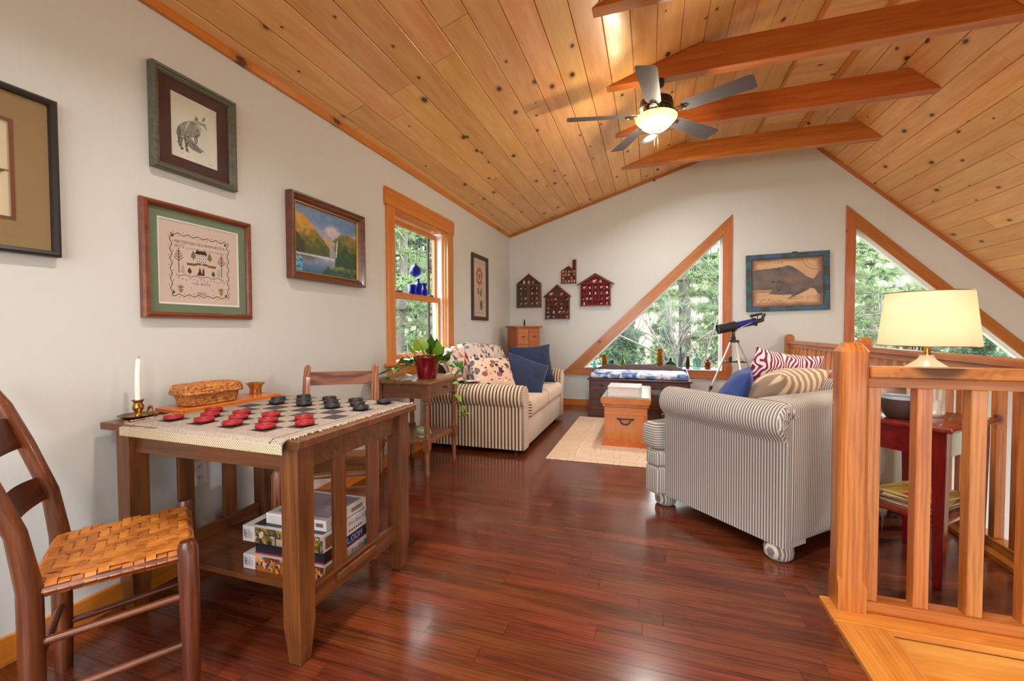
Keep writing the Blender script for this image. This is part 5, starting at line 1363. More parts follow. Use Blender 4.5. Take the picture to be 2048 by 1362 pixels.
SMOKE = glass('smoke_glass', (136, 156, 156), .85); PURP = glass('plum_glass', (92, 44, 52), .7); BRN = glass('brown_glass', (146, 62, 16), .75)
bottle('glass_bottle', -.775, [(.0, .0), (.025, .0), (.028, .006), (.028, .045), (.022, .058), (.014, .066), (.014, .08), (.018, .084), (.014, .086), (.010, .08), (.0, .06)], SKYB, 'tiny sky blue glass jar, leftmost on the gable window ledge', 'jar')
bottle('glass_vase', -.635, [(.0, .0), (.034, .0), (.036, .01), (.034, .09), (.037, .165), (.038, .172), (.033, .172), (.030, .02), (.0, .015)], AMB, 'short amber glass cylinder vase on the window ledge', 'vase')
def jh(e): G().tube([(.045, 0, .085), (.07, 0, .075), (.072, 0, .045), (.045, 0, .03)], .006, 8).out('handle', CLEAR, e, smooth=True)
bottle('glass_jug', -.525, [(.0, .0), (.03, .0), (.045, .02), (.05, .045), (.044, .075), (.032, .09), (.030, .1), (.034, .104), (.028, .102), (.026, .09), (.0, .06)], TEAL, 'round teal glass jug with a clear handle on the window ledge', 'jug', jh)
bottle('glass_bottle', -.378, [(.0, .0), (.03, .0), (.038, .012), (.042, .045), (.034, .085), (.016, .12), (.012, .15), (.012, .182), (.016, .186), (.014, .19), (.009, .186), (.009, .12), (.0, .1)], YG, 'long-necked olive glass bottle on the window ledge')
bottle('glass_bell', -.192, [(.0, .0), (.032, .0), (.034, .006), (.024, .02), (.026, .04), (.018, .058), (.012, .07), (.006, .078), (.0, .08)], plain('milky_glass', C(222, 226, 222), .2, Transmission_Weight=.4), 'small milky white glass bell on the window ledge', 'ornament')
bottle('votive_dish', -.004, [(.0, .0), (.05, .0), (.054, .006), (.054, .056), (.05, .058), (.046, .012), (.0, .01)], REDG, 'low ruby brown glass dish on the window ledge', 'dish')
bottle('glass_vase', .120, [(.0, .0), (.036, .0), (.037, .01), (.035, .14), (.037, .25), (.040, .268), (.034, .268), (.031, .02), (.0, .015)], AMB, 'tall amber glass cylinder vase on the window ledge', 'vase')
bottle('glass_flask', .257, [(.0, .0), (.045, .0), (.068, .018), (.076, .045), (.066, .075), (.035, .1), (.016, .11), (.014, .14), (.018, .146), (.012, .148), (.009, .11), (.0, .09)], GRN, 'squat dark green glass flask on the window ledge', 'flask', squash=.5)
bottle('glass_bottle', .386, [(.0, .0), (.026, .0), (.028, .006), (.027, .19), (.014, .23), (.012, .285), (.016, .29), (.010, .29), (.0, .2)], SMOKE, 'tall smoky clear bottle on the window ledge, almost lost against the trees')
bottle('glass_bottle', .475, [(.0, .0), (.024, .0), (.026, .006), (.022, .08), (.015, .15), (.014, .168), (.017, .172), (.011, .172), (.0, .12)], PURP, 'slender plum glass bottle on the window ledge')
bottle('glass_decanter', .588, [(.0, .0), (.045, .0), (.052, .01), (.044, .04), (.050, .09), (.056, .125), (.05, .15), (.022, .168), (.016, .18), (.018, .195), (.026, .205), (.014, .21), (.016, .225), (.0, .232)], AQUA, 'pale aqua glass decanter with a stopper on the window ledge', 'decanter')
bottle('glass_bottle', .724, [(.0, .0), (.034, .0), (.036, .006), (.036, .085), (.028, .102), (.014, .11), (.014, .122), (.022, .128), (.022, .136), (.012, .14), (.0, .1)], BRN, 'stubby brown glass bottle, rightmost on the window ledge', squash=.8)
# cobalt glass on the sash rail of the left window, and the hanging float
COB = glass('cobalt_glass', (14, 44, 160), .8)
def cob(name, y, prof, label, cat):
    e = empty(name, (LW-.058, y, 1.4525), label=label, cat=cat, group='cobalt glass in the left window'); G().lathe(prof, 24, cap0=False, cap1=False).out('glass', COB, e, smooth=50); return e
cob('glass_tumbler', 3.49, [(.0, .0), (.036, .0), (.038, .006), (.038, .085), (.035, .086), (.033, .01), (.0, .008)], 'cobalt blue glass tumbler on the rail of the left window', 'tumbler')
cob('glass_bottle', 3.60, [(.0, .0), (.034, .0), (.037, .008), (.037, .09), (.026, .112), (.013, .12), (.012, .142), (.018, .146), (.017, .152), (.010, .15), (.009, .12), (.0, .1)], 'cobalt blue bottle with a narrow neck, tallest on the window rail', 'bottle')
cob('glass_vase', 3.71, [(.0, .0), (.024, .0), (.034, .012), (.036, .04), (.024, .066), (.018, .08), (.026, .11), (.030, .118), (.026, .117), (.014, .08), (.0, .05)], 'cobalt blue flared vase on the window rail', 'vase')
hf = empty('glass_float', (LW-.03, 3.50, 1.665), label='round cobalt glass float hanging in the left window', cat='ornament')
G().lathe([(.0, -.055), (.028, -.048), (.048, -.027), (.055, .0), (.048, .027), (.028, .048), (.010, .056), (.008, .07), (.0, .072)], 28, cap0=False, cap1=False).out('globe', COB, hf, smooth=60)
G().tube([(0, 0, .07), (0, 0, .44)], .001, 5).out('thread', M_FRINGE, hf)
# ------------------------------------------------------------ pictures on the walls
M_PRINT = ink_material('printed_paper', .75); M_LINEN = ink_material('stitched_linen', .9, nvar=.10, nscale=900); M_OIL = ink_material('oil_paint', .35, nvar=.08, nscale=120)
def ring_frame(w, h, prof, mat, parent, name='frame'):
    """mitred picture frame swept round a w x h rectangle; prof = [(inset, outward)] from the wall side round to the rebate"""
    g = G(); R = []
    for ins, out in prof:
        a, b = w/2-ins, h/2-ins; R.append([g.bm.verts.new(p) for p in ((-a, -out, -b), (a, -out, -b), (a, -out, b), (-a, -out, b))])
    for A, B in zip(R, R[1:]+R[:1]):
        for j in range(4): g.face([A[j], A[(j+1) % 4], B[(j+1) % 4], B[j]])
    return g.out(name, mat, parent)
def picture(name, wall, c, z0, z1, half, label, cat='picture'):
    """c = centre along the wall"""
    loc = (LW+.001, c, (z0+z1)/2) if wall == 'L' else (c, BW-.001, (z0+z1)/2)
    return empty(name, loc, PI/2 if wall == 'L' else 0, label=label, cat=cat), half*2, z1-z0
def panel(name, parent, mat, w, h, y, t=.002): return G().box(-w/2, w/2, y, y+t, -h/2, h/2).out(name, mat, parent)
def mount(name, parent, mat, w, h, iw, ih, y, t=.003):
    return ring_frame(w, h, [(0, -y), (0, -y+t), ((w-iw)/2, -y+t), ((w-iw)/2, -y)], mat, parent, name) if False else slab(name, [(-w/2, -h/2), (w/2, -h/2), (w/2, h/2), (-w/2, h/2)], [[(-iw/2, -ih/2), (iw/2, -ih/2), (iw/2, ih/2), (-iw/2, ih/2)]], y-t, y, 'XZ', mat, parent)

# far-left duck print (only its right part is in view)
e, w, h = picture('framed_duck_print', 'L', .61, 1.385, 1.941, .355, 'duck print with a tan mat and thin black frame, leftmost on the wall')
DKF = plain('ebonised_frame', C(38, 30, 28), .4); ring_frame(w, h, [(0, 0), (0, .028), (.008, .031), (.018, .026), (.022, .012), (.022, 0)], DKF, e)
mount('mat_board', e, plain('tan_linen_mat', C(150, 122, 84), .85, nvar=.06, nscale=60), w-.04, h-.04, w-.23, h-.23, -.010)
def duck(u, v):
    c = (222, 200, 166); d = ((u-.80)/.15)**2+((v-.44)/.06)**2
    if d < 1.: c = lerp((96, 78, 60), c, sst(.5, 1., d+nz2(u*40, v*40)*.4))
    if abs(u-.93) < .05 and abs(v-.47-(u-.93)*.3) < .012: c = (86, 70, 58)
    return c
ink_grid('print', w-.22, h-.22, 80, 60, duck, M_PRINT, e, -.0065)
ring_frame(w-.218, h-.218, [(0, .012), (0, .0145), (.010, .0145), (.010, .012)], plain('russet_fillet', C(118, 62, 34), .5), e, 'fillet')
panel('glazing', e, M_PICGLASS, w-.04, h-.04, -.018, .0015)

# fox drawing
e, w, h = picture('framed_fox_drawing', 'L', 1.467, 1.83, 2.28, .193, 'pencil fox drawing in a dark green frame with a maroon mat')
GRF = wood('grey_green_frame', C(106, 104, 86), C(66, 70, 60), rough=.4, grain=30, var=.02)
ring_frame(w, h, [(0, 0), (0, .034), (.004, .038), (.012, .036), (.016, .030), (.026, .026), (.032, .018), (.032, 0)], GRF, e)
mount('mat_board', e, plain('maroon_mat', C(78, 48, 46), .8), w-.06, h-.06, w-.172, h-.162, -.008)
def ell(u, v, cx, cy, a, b, rot=0.):
    du, dv = u-cx, v-cy; c, s = math.cos(rot), math.sin(rot); x, y = du*c+dv*s, -du*s+dv*c; return (x/a)**2+(y/b)**2
def fq(x, y):      # sketch coordinates -> sheet fractions
    top = 342+.489*(x-302); bot = 968+.354*(x-312); return ((x-302)/446, 1-(y-top)/(bot-top))
FOX = [([(528, 645), (470, 640), (410, 655), (372, 690), (357, 745), (368, 790), (395, 800), (430, 760), (470, 800), (512, 800), (545, 790), (578, 770), (560, 720), (540, 690)], .55),
       ([(375, 690), (357, 745), (366, 790), (400, 760), (400, 700)], .8),
       ([(368, 790), (366, 840), (380, 880), (398, 915), (420, 912), (404, 860), (418, 800)], .85),
       ([(425, 800), (432, 870), (438, 930), (468, 942), (458, 880), (470, 830)], .85),
       ([(425, 735), (470, 780), (520, 850), (610, 932), (570, 950), (500, 912), (440, 860), (415, 800)], .68),
       ([(515, 770), (520, 830), (530, 868), (548, 862), (552, 810), (580, 772)], .7),
       ([(528, 650), (545, 705), (575, 770), (590, 720), (560, 680), (600, 690), (625, 712), (648, 736), (640, 695), (618, 668), (595, 652), (555, 640)], .32),
       ([(532, 585), (527, 640), (553, 648), (556, 620)], .8), ([(600, 628), (628, 600), (622, 640), (606, 655)], .78),
       ([(600, 676), (622, 690), (636, 684), (628, 672)], .75), ([(636, 724), (650, 736), (644, 742)], .9), ([(566, 655), (580, 662), (590, 672), (574, 668)], .6),
       ([(385, 935), (420, 948), (405, 955)], .4), ([(440, 975), (465, 982), (450, 988)], .4), ([(655, 1050), (700, 1066), (700, 1072), (655, 1058)], .25)]
FOX = [([fq(*p) for p in L_], k) for L_, k in FOX]
def inpoly(p, L_):
    c = False
    for i in range(len(L_)):
        (xa, ya), (xb, yb) = L_[i], L_[i-1]
        if (ya > p[1]) != (yb > p[1]) and p[0] < (xb-xa)*(p[1]-ya)/(yb-ya)+xa: c = not c
    return c
def fox(u, v):
    base = 226-10*nz2(u*3, v*3); k = 0.
    q = (u+.012*nz2(u*30, v*30), v+.010*nz2(u*30+9, v*30))
    for L_, dk in FOX:
        if inpoly(q, L_): k = max(k, dk*(.62+.5*nz2(u*70-v*30, v*30+u*10)))
    if ell(u, v, .345, .555, .012, .10, -.5) < 1: k *= .2      # white flank stroke
    g_ = base*(1-max(0, k)); return (g_, g_*.985, g_*.93)
ink_grid('drawing', w-.168, h-.158, 150, 190, fox, M_PRINT, e, -.0065)
panel('glazing', e, M_PICGLASS, w-.06, h-.06, -.018, .0015)

# cross-stitch sampler
e, w, h = picture('framed_sampler', 'L', 1.483, 1.175, 1.688, .257, 'cross-stitch alphabet sampler dated 2012 in a red-brown frame with a green mat')
RBF = wood('redwood_frame', C(134, 72, 40), C(92, 42, 24), rough=.3, grain=20, var=.02, coat=.4)
ring_frame(w, h, [(0, 0), (0, .020), (.006, .030), (.016, .034), (.024, .028), (.028, .016), (.028, 0)], RBF, e)
mount('mat_board', e, plain('sage_mat', C(112, 126, 102), .85, nvar=.04, nscale=120), w-.052, h-.052, .385, .385, -.010)
ring_frame(.388, .388, [(0, .008), (0, .0095), (.010, .0095), (.010, .008)], M_WHITEV, e, 'inner_mat')
S = .370; NC = 200; cell = S/NC; faces = []
y_ = -.0072
faces.append(([(-S/2, -.0068, -S/2), (S/2, -.0068, -S/2), (S/2, -.0068, S/2), (-S/2, -.0068, S/2)], (214, 190, 180)))
seen = set()
def st_(c, r_, colr):
    """stitch at column c, row r_ counted from the top"""
    c, r_ = int(c), int(r_)
    if (c, r_) in seen or not (0 <= c < NC and 0 <= r_ < NC): return
    seen.add((c, r_)); x = -S/2+c*cell; z = S/2-r_*cell
    faces.append(([(x, y_, z-cell), (x+cell, y_, z-cell), (x+cell, y_, z), (x, y_, z)], colr))
def text(t, c0, r0, colr, sc=1, adv=6):
    for (c, r_) in glyphs(t):
        k = c//6*adv+c % 6
        for a in range(sc):
            for b in range(sc): st_(c0+k*sc+a, r0+r_*sc+b, colr)
OLV, BRN_, DKR, GRN_ = (74, 72, 44), (112, 78, 46), (92, 20, 34), (84, 92, 56)
x0c, x1c, y0r, y1r = 26, 172, 30, 180
for k in range(0, 147):
    a = int(3*math.sin(k*2*PI/24.)); 
    for off in (0, 1):
        st_(x0c+k, y0r+a+off, OLV); st_(x0c+k, y1r+a+off, OLV)
for k in range(0, 151):
    a = int(3*math.sin(k*2*PI/24.+1)); 
    for off in (0, 1):
        st_(x0c+a+off, y0r+k, OLV); st_(x1c+a+off, y0r+k, OLV)
for k in range(6, 146, 12):
    for (dx, dy) in ((0, 0), (1, 0), (0, 1), (1, 1)):
        sgn = 5 if (k//12) % 2 else -5
        st_(x0c+k+dx, y0r+sgn+dy, GRN_); st_(x0c+k+dx, y1r+sgn+dy, GRN_); st_(x0c+sgn+dx, y0r+k+dy, GRN_); st_(x1c+sgn+dx, y0r+k+dy, GRN_)
for (cx, cy) in ((x0c+5, y0r+6), (x1c-6, y0r+6), (x0c+5, y1r-6), (x1c-6, y1r-6)):
    for a in range(-3, 4):
        for b in range(-3, 4):
            if a*a+b*b < 11: st_(cx+a, cy+b, OLV)
text('ABCDEFGHIJKLMNOPQRSTUV', 36, 45, BRN_)
text('WXYZ', 36, 56, BRN_)
for k in range(26):   # small faded lower-case line
    for (c, r_) in ((0, 2), (1, 2), (2, 3), (0, 4), (1, 4), (2, 4), (0, 1 if k % 3 else 5), (2, 5)):
        st_(64+k*3.9+c, 58+r_, (184, 136, 116))
def tri(cx, top, hw, hgt, colr, stem=4):
    for r_ in range(hgt):
        ww = int(hw*math.sin(min(1, (r_+1)/hgt*1.25)*PI/2)*(1 if r_ < hgt*.8 else (hgt-r_)/(hgt*.2)))
        for c in range(-ww, ww+1): st_(cx+c, top+r_, colr)
    for r_ in range(stem): st_(cx, top+hgt+r_, BRN_); st_(cx+1, top+hgt+r_, BRN_)
def feather_tree(cx, top, hgt):
    for r_ in range(hgt): st_(cx, top+r_, BRN_); st_(cx+1, top+r_, BRN_)
    for k, L_ in enumerate((4, 6, 8, 10)):
        for a in range(L_):
            for s in (-1, 1):
                for t in range(3): st_(cx+s*(a+1), top+6+k*7-a//1+t+3, (110, 92, 74))
feather_tree(44, 64, 62); feather_tree(154, 64, 62)
for r_ in range(9):
    for c in range(-12-r_//2, 13+r_//2): st_(100+c, 64+r_, (62, 30, 28))
for c in (-10, -9, 9, 10):
    for r_ in range(4): st_(100+c, 60+r_, (62, 30, 28))
for r_ in range(20):
    for c in range(-11, 12): 
        if (r_ % 7) in (2, 3, 4) and ((c+11) % 5) in (1, 2): st_(100+c, 73+r_, (40, 36, 56))
        else: st_(100+c, 73+r_, (214, 200, 200))
for r_ in range(6): st_(100, 88+r_, (60, 40, 50)); st_(101, 88+r_, (60, 40, 50))
tri(80, 66, 6, 20, (104, 116, 68)); tri(122, 66, 6, 20, (104, 116, 68))
for c in range(36):
    for r_ in range(6): st_(64+c, 98+r_-int(3*sst(18, 26, c)), (122, 90, 50)); st_(103+c, 95+r_+int(3*sst(8, 16, c)), (122, 90, 50))
for (cx, f) in ((96, DKR), (105, (58, 40, 44))):
    for r_ in range(20):
        ww = 1 if r_ < 3 else (2 if r_ < 8 else (2+(r_-8)//2 if f == DKR else 2))
        for c in range(-ww, ww+1): st_(cx+c, 107+r_, (200, 150, 130) if 2 <= r_ <= 3 else f)
tri(70, 110, 5, 14, (66, 58, 36), 4); tri(131, 112, 5, 13, (64, 82, 66), 4)
for cx in (54, 146):
    for k in range(5):
        for a in range(7-k):
            for s in (-1, 1): st_(cx+s*a, 124-k*4-a//2, (140, 128, 96))
    for r_ in range(20): st_(cx, 106+r_, (140, 128, 96))
for c in range(122):
    a = int(2.5*math.sin(c*2*PI/28)); st_(38+c, 130+a, BRN_); st_(38+c, 131+a, (150, 130, 104))
    if c % 9 == 4:
        for d_ in range(4): st_(38+c+d_, 137+(c//9 % 3)*2, OLV); st_(38+c+d_, 138+(c//9 % 3)*2, (150, 130, 104))
text('row bolls', 78, 145, (136, 60, 76), adv=5)
text('2012', 88, 170, (128, 44, 60))
for cx in (48, 152):
    for k in range(9):
        a = -1.2+k*.3
        for t in range(10): st_(cx+t*math.sin(a), 164-t*math.cos(a), (90, 98, 84) if t < 7 else DKR)
    for r_ in range(9):
        for c in range(-5+r_//3, 6-r_//3): st_(cx+c, 165+r_, (176, 126, 46))
for c, r_ in ((72, 160), (128, 162)):
    for a in range(2):
        for b in range(2): st_(c+a, r_+b, DKR)
ink_mesh('stitching', faces, M_LINEN, e)
panel('glazing', e, M_PICGLASS, w-.05, h-.05, -.018, .0015)

# landscape painting
e, w, h = picture('framed_landscape', 'L', 2.33, 1.43, 1.95, .338, 'mountain lake painting in a ridged mahogany frame beside the window')
MHF = wood('mahogany_frame', C(118, 56, 36), C(72, 30, 20), rough=.3, grain=20, var=.02, coat=.4)
ring_frame(w, h, [(0, 0), (0, .046), (.004, .050), (.014, .050), (.018, .040), (.028, .036), (.034, .038), (.044, .022), (.046, 0)], MHF, e)
ring_frame(w-.090, h-.090, [(0, .004), (0, .024), (.006, .024), (.010, .012), (.010, .004)], plain('gilt_slip', C(176, 128, 56), .35, .6), e, 'gilt_slip')
def lake(u, v):
    n = nz2(u*6, v*6); n2_ = nz2(u*18, v*18)
    sky = lerp((104, 136, 176), (206, 200, 206), sst(-.15, .35, nz2(u*3+1, v*4)+.2*n)); sky = lerp((178, 168, 182), sky, sst(.5, .85, v))
    c = sky
    if v < .56+.03*n and .15 < u < .7: c = lerp((212, 154, 86), (170, 148, 96), sst(.56, .44, v))
    ridge = .86-.02*abs(n)-.9*max(0, abs(u-.10)-.05)-.25*max(0, u-.2)
    if v < max(ridge, .62-.7*max(0, u-.2)) and u < .62: c = lerp((196, 146, 56), (74, 88, 46), sst(.78, .36, v+.12*n2_))
    if u < .16 and v < .62-1.2*u+.05*n: c = (52, 62, 44)
    r2_ = .74-.05*abs(nz2(u*9, 2))-1.3*max(0, .74-u)**1.15-.35*max(0, u-.88)
    if v < r2_ and u > .58: c = lerp((132, 124, 66), (44, 76, 54), sst(.68, .34, v+.12*n2_+.06*n))
    if .52 < u < .62 and .28 < v < .56: c = lerp(c, (170, 176, 190), .7)
    if abs(u-(.66-.10*(.60-v))) < .008 and .30 < v < .60: c = (214, 220, 226)
    if v < .29+.02*nz2(u*5, 7) and u < .62:
        c = lerp((150, 164, 186), (70, 104, 148), sst(.28, .02, v)); c = lerp(c, (66, 76, 62), .7*sst(.14, .27, v)*sst(.45, .2, u)); c = lerp(c, (226, 226, 226), .7*(abs(v-.27) < .012))
    if u > .40+.5*max(0, v-.0) and v < .17+.03*n and u > .40: c = lerp((40, 84, 72), (128, 138, 68), sst(.08, .17, v+.05*n2_))
    if v < .10+.02*n and u > .58: c = lerp((30, 74, 78), (90, 100, 60), sst(-.1, .4, n2_))
    if u < .12 and v < .26-.9*abs(u-.07) and v > .02: c = lerp((30, 120, 160), (150, 210, 230), sst(-.2, .4, nz2(u*60, v*60)))
    k = 1+.10*n2_; return tuple(q*k for q in c)
ink_grid('canvas', w-.10, h-.10, 150, 110, lake, M_OIL, e, -.006)

# poppy print
e, w, h = picture('framed_flower_print', 'L', 4.975, 1.235, 2.045, .256, 'tall red flower print in a dark frame by the far corner of the left wall')
ring_frame(w, h, [(0, 0), (0, .026), (.01, .030), (.040, .024), (.046, .014), (.046, 0)], plain('brown_black_frame', C(58, 46, 40), .45), e)
def poppy(u, v):
    c = lerp((206, 176, 160), (222, 196, 182), .5+.5*nz2(u*4, v*4))
    d = math.hypot((u-.48)*.62, (v-.70)*1.0); a = math.atan2(v-.70, u-.48); R_ = .155+.012*math.sin(a*9)+.008*nz2(a*3, 1)
    if abs(u-.47) < .018 and .06 < v < .55: c = (112, 104, 72)
    for cx, cy, aa, bb, r_ in ((.38, .44, .05, .07, .6), (.60, .42, .05, .08, -.5), (.62, .20, .10, .09, -.7)):
        if ell(u, v, cx, cy, aa, bb, r_) < 1: c = (108, 98, 66)
    if d < R_: c = lerp((176, 66, 54), (196, 92, 70), .5+.5*nz2(a*6, d*30))
    if d < .085: c = (226, 188, 150)
    if d < .055: c = lerp((110, 92, 60), (160, 130, 80), .5+.5*nz2(u*60, v*60))
    if (.06 < v < .075 and .1 < u < .9) or (abs(v-.925) < .006 and .1 < u < .9): c = lerp(c, (170, 120, 100), .6)
    return c
ink_grid('print', w-.09, h-.09, 60, 120, poppy, M_PRINT, e, -.006)
panel('glazing', e, M_PICGLASS, w-.09, h-.09, -.012, .0015)

# whale print in a weathered window-sash frame
e, w, h = picture('framed_whale_print', 'B', 1.622, 1.34, 2.065, .455, 'vintage sperm whale print in a weathered blue frame between the gable windows'); e.rotation_euler[1] = math.radians(-1.0)
def patina():
    t = NT('weathered_blue_paint'); n = t.n('TexNoise', {'Vector': t.coords(), 'Scale': 9.0, 'Detail': 6.0}).outputs[0]
    t.col(t.ramp(n, [(.32, C(74, 52, 50)), (.45, C(60, 72, 74)), (.55, C(54, 96, 106)), (.68, C(58, 96, 142)), (.8, C(52, 60, 60))])); t.bump(n, .4, .004); t.set(Roughness=.6); return t.m
ring_frame(w, h, [(0, 0), (0, .036), (.006, .040), (.055, .040), (.060, .034), (.060, 0)], patina(), e)
WHALE = [(.0, .30), (.0, .68), (.03, .76), (.10, .785), (.30, .80), (.44, .815), (.52, .845), (.58, .82), (.68, .72), (.78, .60), (.86, .545), (.90, .60), (.95, .69), (1.0, .73), (1.0, .40), (.985, .30), (.96, .22), (.92, .25), (.885, .34), (.83, .36), (.76, .30), (.68, .25), (.60, .20), (.54, .155), (.50, .145), (.56, .205), (.58, .245), (.46, .235), (.36, .25), (.27, .265), (.235, .245), (.28, .31), (.29, .35), (.0, .355)]
def inpoly(p, L_):
    c = False
    for i in range(len(L_)):
        (xa, ya), (xb, yb) = L_[i], L_[i-1]
        if (ya > p[1]) != (yb > p[1]) and p[0] < (xb-xa)*(p[1]-ya)/(yb-ya)+xa: c = not c
    return c
def whale(u, v):
    c = lerp((236, 196, 156), (216, 168, 130), .5+.5*nz2(u*4, v*4))
    ed = min(u, 1-u, v, 1-v); c = lerp((150, 104, 84), c, sst(0, .12, ed+.03*nz2(u*8, v*8)))
    d = math.hypot(u-.92, (v-.98)*.8); 
    if abs(d-.20) < .006 or abs(d-.15) < .003: c = lerp(c, (150, 96, 84), .6)
    for r_, (ua, ub) in ((.125, (.02, .42)), (.085, (.02, .38)), (.16, (.02, .30)), (.19, (.55, .92)), (.15, (.55, .95)), (.90, (.08, .2)), (.905, (.30, .48))):
        if ua < u < ub and abs(v-r_-.012*nz2(u*60, r_*50)) < .006 and nz2(u*90, r_*9) > -.25: c = lerp(c, (110, 74, 60), .65)
    if inpoly((u, v), WHALE):
        c = lerp((84, 76, 84), (132, 118, 112), sst(-.9, 1.1, .6*nz2(u*9, v*9)+.35*nz2(u*40, v*40)+.5*sst(.3, .1, abs(v-.55)))); c = lerp(c, (164, 118, 92), .55*max(0, 1-ell(u, v, .58, .55, .16, .10)))
        if ell(u, v, .315, .515, .025, .012) < 1: c = (40, 34, 38)
        if abs(ell(u, v, .40, .43, .035, .10)-1) < .25: c = lerp(c, (60, 52, 56), .6)
    if u < .28 and .30 < v < .345: c = (196, 158, 132) if v > .322 else (140, 112, 104)
    return c
ink_grid('print', w-.115, h-.115, 150, 110, whale, M_PRINT, e, -.008)
panel('glazing', e, M_PICGLASS, w-.118, h-.118, -.016, .0015)
box_part('hanger', BLACK, e, .06, .12, -.03, -.005, h/2, h/2+.012, .003)

# ------------------------------------------------------------ house-shaped shadow boxes and their miniatures
def house_box(name, label, poly, inner_col, wood_m, cells, depth=.045, mullion=False):
    xs = [p[0] for p in poly]; zs = [p[1] for p in poly]; cx, z0 = (min(xs)+max(xs))/2, min(zs)
    e = empty(name, (cx, BW-.001, z0), label=label, cat='shadow box', group='house-shaped shadow boxes')
    P = [(x-cx, z-z0) for x, z in poly]
    back = G().prism(P, -.008, 0, 'XZ').out('backing', plain(name+'_lining', C(*inner_col), .8), e)
    n = len(P)
    mx, mz = sum(p[0] for p in P)/n, sum(p[1] for p in P)/n
    for i in range(n):
        a, b = P[i], P[(i+1) % n]; m = ((a[0]+b[0])/2, (a[1]+b[1])/2)
        d = Vector((b[0]-a[0], 0, b[1]-a[1])); nn = Vector((-d.z, 0, d.x)).normalized()
        if nn.x*(mx-m[0])+nn.z*(mz-m[1]) < 0: nn = -nn
        ex = d.normalized()*.004
        board('side', wood_m, e, Vector((a[0], -depth/2-.004, a[1]))+nn*.006-ex, Vector((b[0], -depth/2-.004, b[1]))+nn*.006+ex, depth, .012, up=nn, bev=.001)
    return e, cx, z0
SBW = wood('shadow_box_walnut', C(112, 66, 42), C(76, 42, 28), rough=.45, var=.05); SBR = wood('shadow_box_cherry', C(134, 68, 44), C(92, 40, 28), rough=.4, var=.05)
BONE = plain('bone_china', C(228, 218, 208), .35); TANF = plain('tan_figurine', C(206, 160, 120), .4); YEL = plain('yellow_figurine', C(222, 166, 44), .4); GREYF = plain('grey_figurine', C(130, 128, 140), .4); PINKF = plain('pink_figurine', C(206, 140, 132), .4)
def fig_meshes():
    out = []
    g = G(); g.lathe([(.0, 0), (.011, 0), (.012, .010), (.007, .018), (.009, .026), (.006, .033), (.0, .035)], 10, cap0=False, cap1=False); out.append(g.mesh('figurine_person', True))       # person
    g = G(); g.tube([(-.014, 0, .016), (-.006, 0, .018), (.006, 0, .018), (.012, 0, .022), (.017, 0, .028), (.021, 0, .027)], [.004, .008, .008, .006, .006, .003], 8)
    for x in (-.008, .006): g.tube([(x, -.003, .014), (x, -.003, 0)], .0028, 6); g.tube([(x, .003, .014), (x, .003, 0)], .0028, 6)
    out.append(g.mesh('figurine_animal', True))
    g = G(); g.lathe([(.0, .002), (.010, .0), (.015, .008), (.012, .020), (.005, .024), (.006, .030), (.0, .033)], 10, cap0=False, cap1=False); out.append(g.mesh('figurine_vase', True))
    g = G(); g.tube([(-.012, 0, .010), (0, 0, .011), (.008, 0, .017), (.010, 0, .024), (.016, 0, .023)], [.002, .009, .006, .005, .001], 8); g.lathe([(.006, 0), (.004, .006)], 8); out.append(g.mesh('figurine_bird', True))
    return out
FIGS = fig_meshes(); FMATS = [BONE, BONE, BONE, TANF, YEL, GREYF, PINKF]
FV = {}
KN = ['figure', 'animal', 'pot', 'bird']; CN = {'bone_china': 'white', 'tan_figurine': 'tan', 'yellow_figurine': 'yellow', 'grey_figurine': 'grey', 'pink_figurine': 'pink'}
def fig(x, z, kind, mat, where, sc=1.):
    k = (kind, mat.name)
    if k not in FV: m = FIGS[kind].copy(); m.materials.append(mat); FV[k] = m
    o = link('miniature_'+KN[kind], FV[k], None, None, (x, BW-.026, z)); o.scale = (sc, min(sc, 1.1), sc)
    tag(o, 'tiny %s %s %s' % (CN[mat.name], KN[kind], where), 'figurine', 'miniatures in the shadow boxes')
def shelf_grid(e, cx, z0, x0, x1, rows, cols, name_w, wood_m, seed, fill, top_row_word=None, depth=.034, where=''):
    """rows = list of z levels (bottom..top); cols = per-row divider fractions"""
    r = random.Random(seed)
    for z in rows[1:]: board('shelf', wood_m, e, (x0-cx, -.008-depth/2, z-z0), (x1-cx, -.008-depth/2, z-z0), depth, .006, bev=.0005)
    for i, (za, zb) in enumerate(zip(rows, rows[1:])):
        c = [0]+list(cols[i])+[1]
        for f in cols[i]: board('divider', wood_m, e, (x0+(x1-x0)*f-cx, -.008-depth/2, za-z0+.003), (x0+(x1-x0)*f-cx, -.008-depth/2, zb-z0-.003), depth, .006, up=(1, 0, 0), bev=.0005)
        for j, (fa, fb) in enumerate(zip(c, c[1:])):
            if r.random() < fill:
                fig(x0+(x1-x0)*(fa+fb)/2, za+.004, r.randrange(4), r.choice(FMATS), 'in the %s cell of the %s shelf down, %s' % (ORD[j], ORD[len(rows)-2-i], where), r.uniform(.95, 1.25))
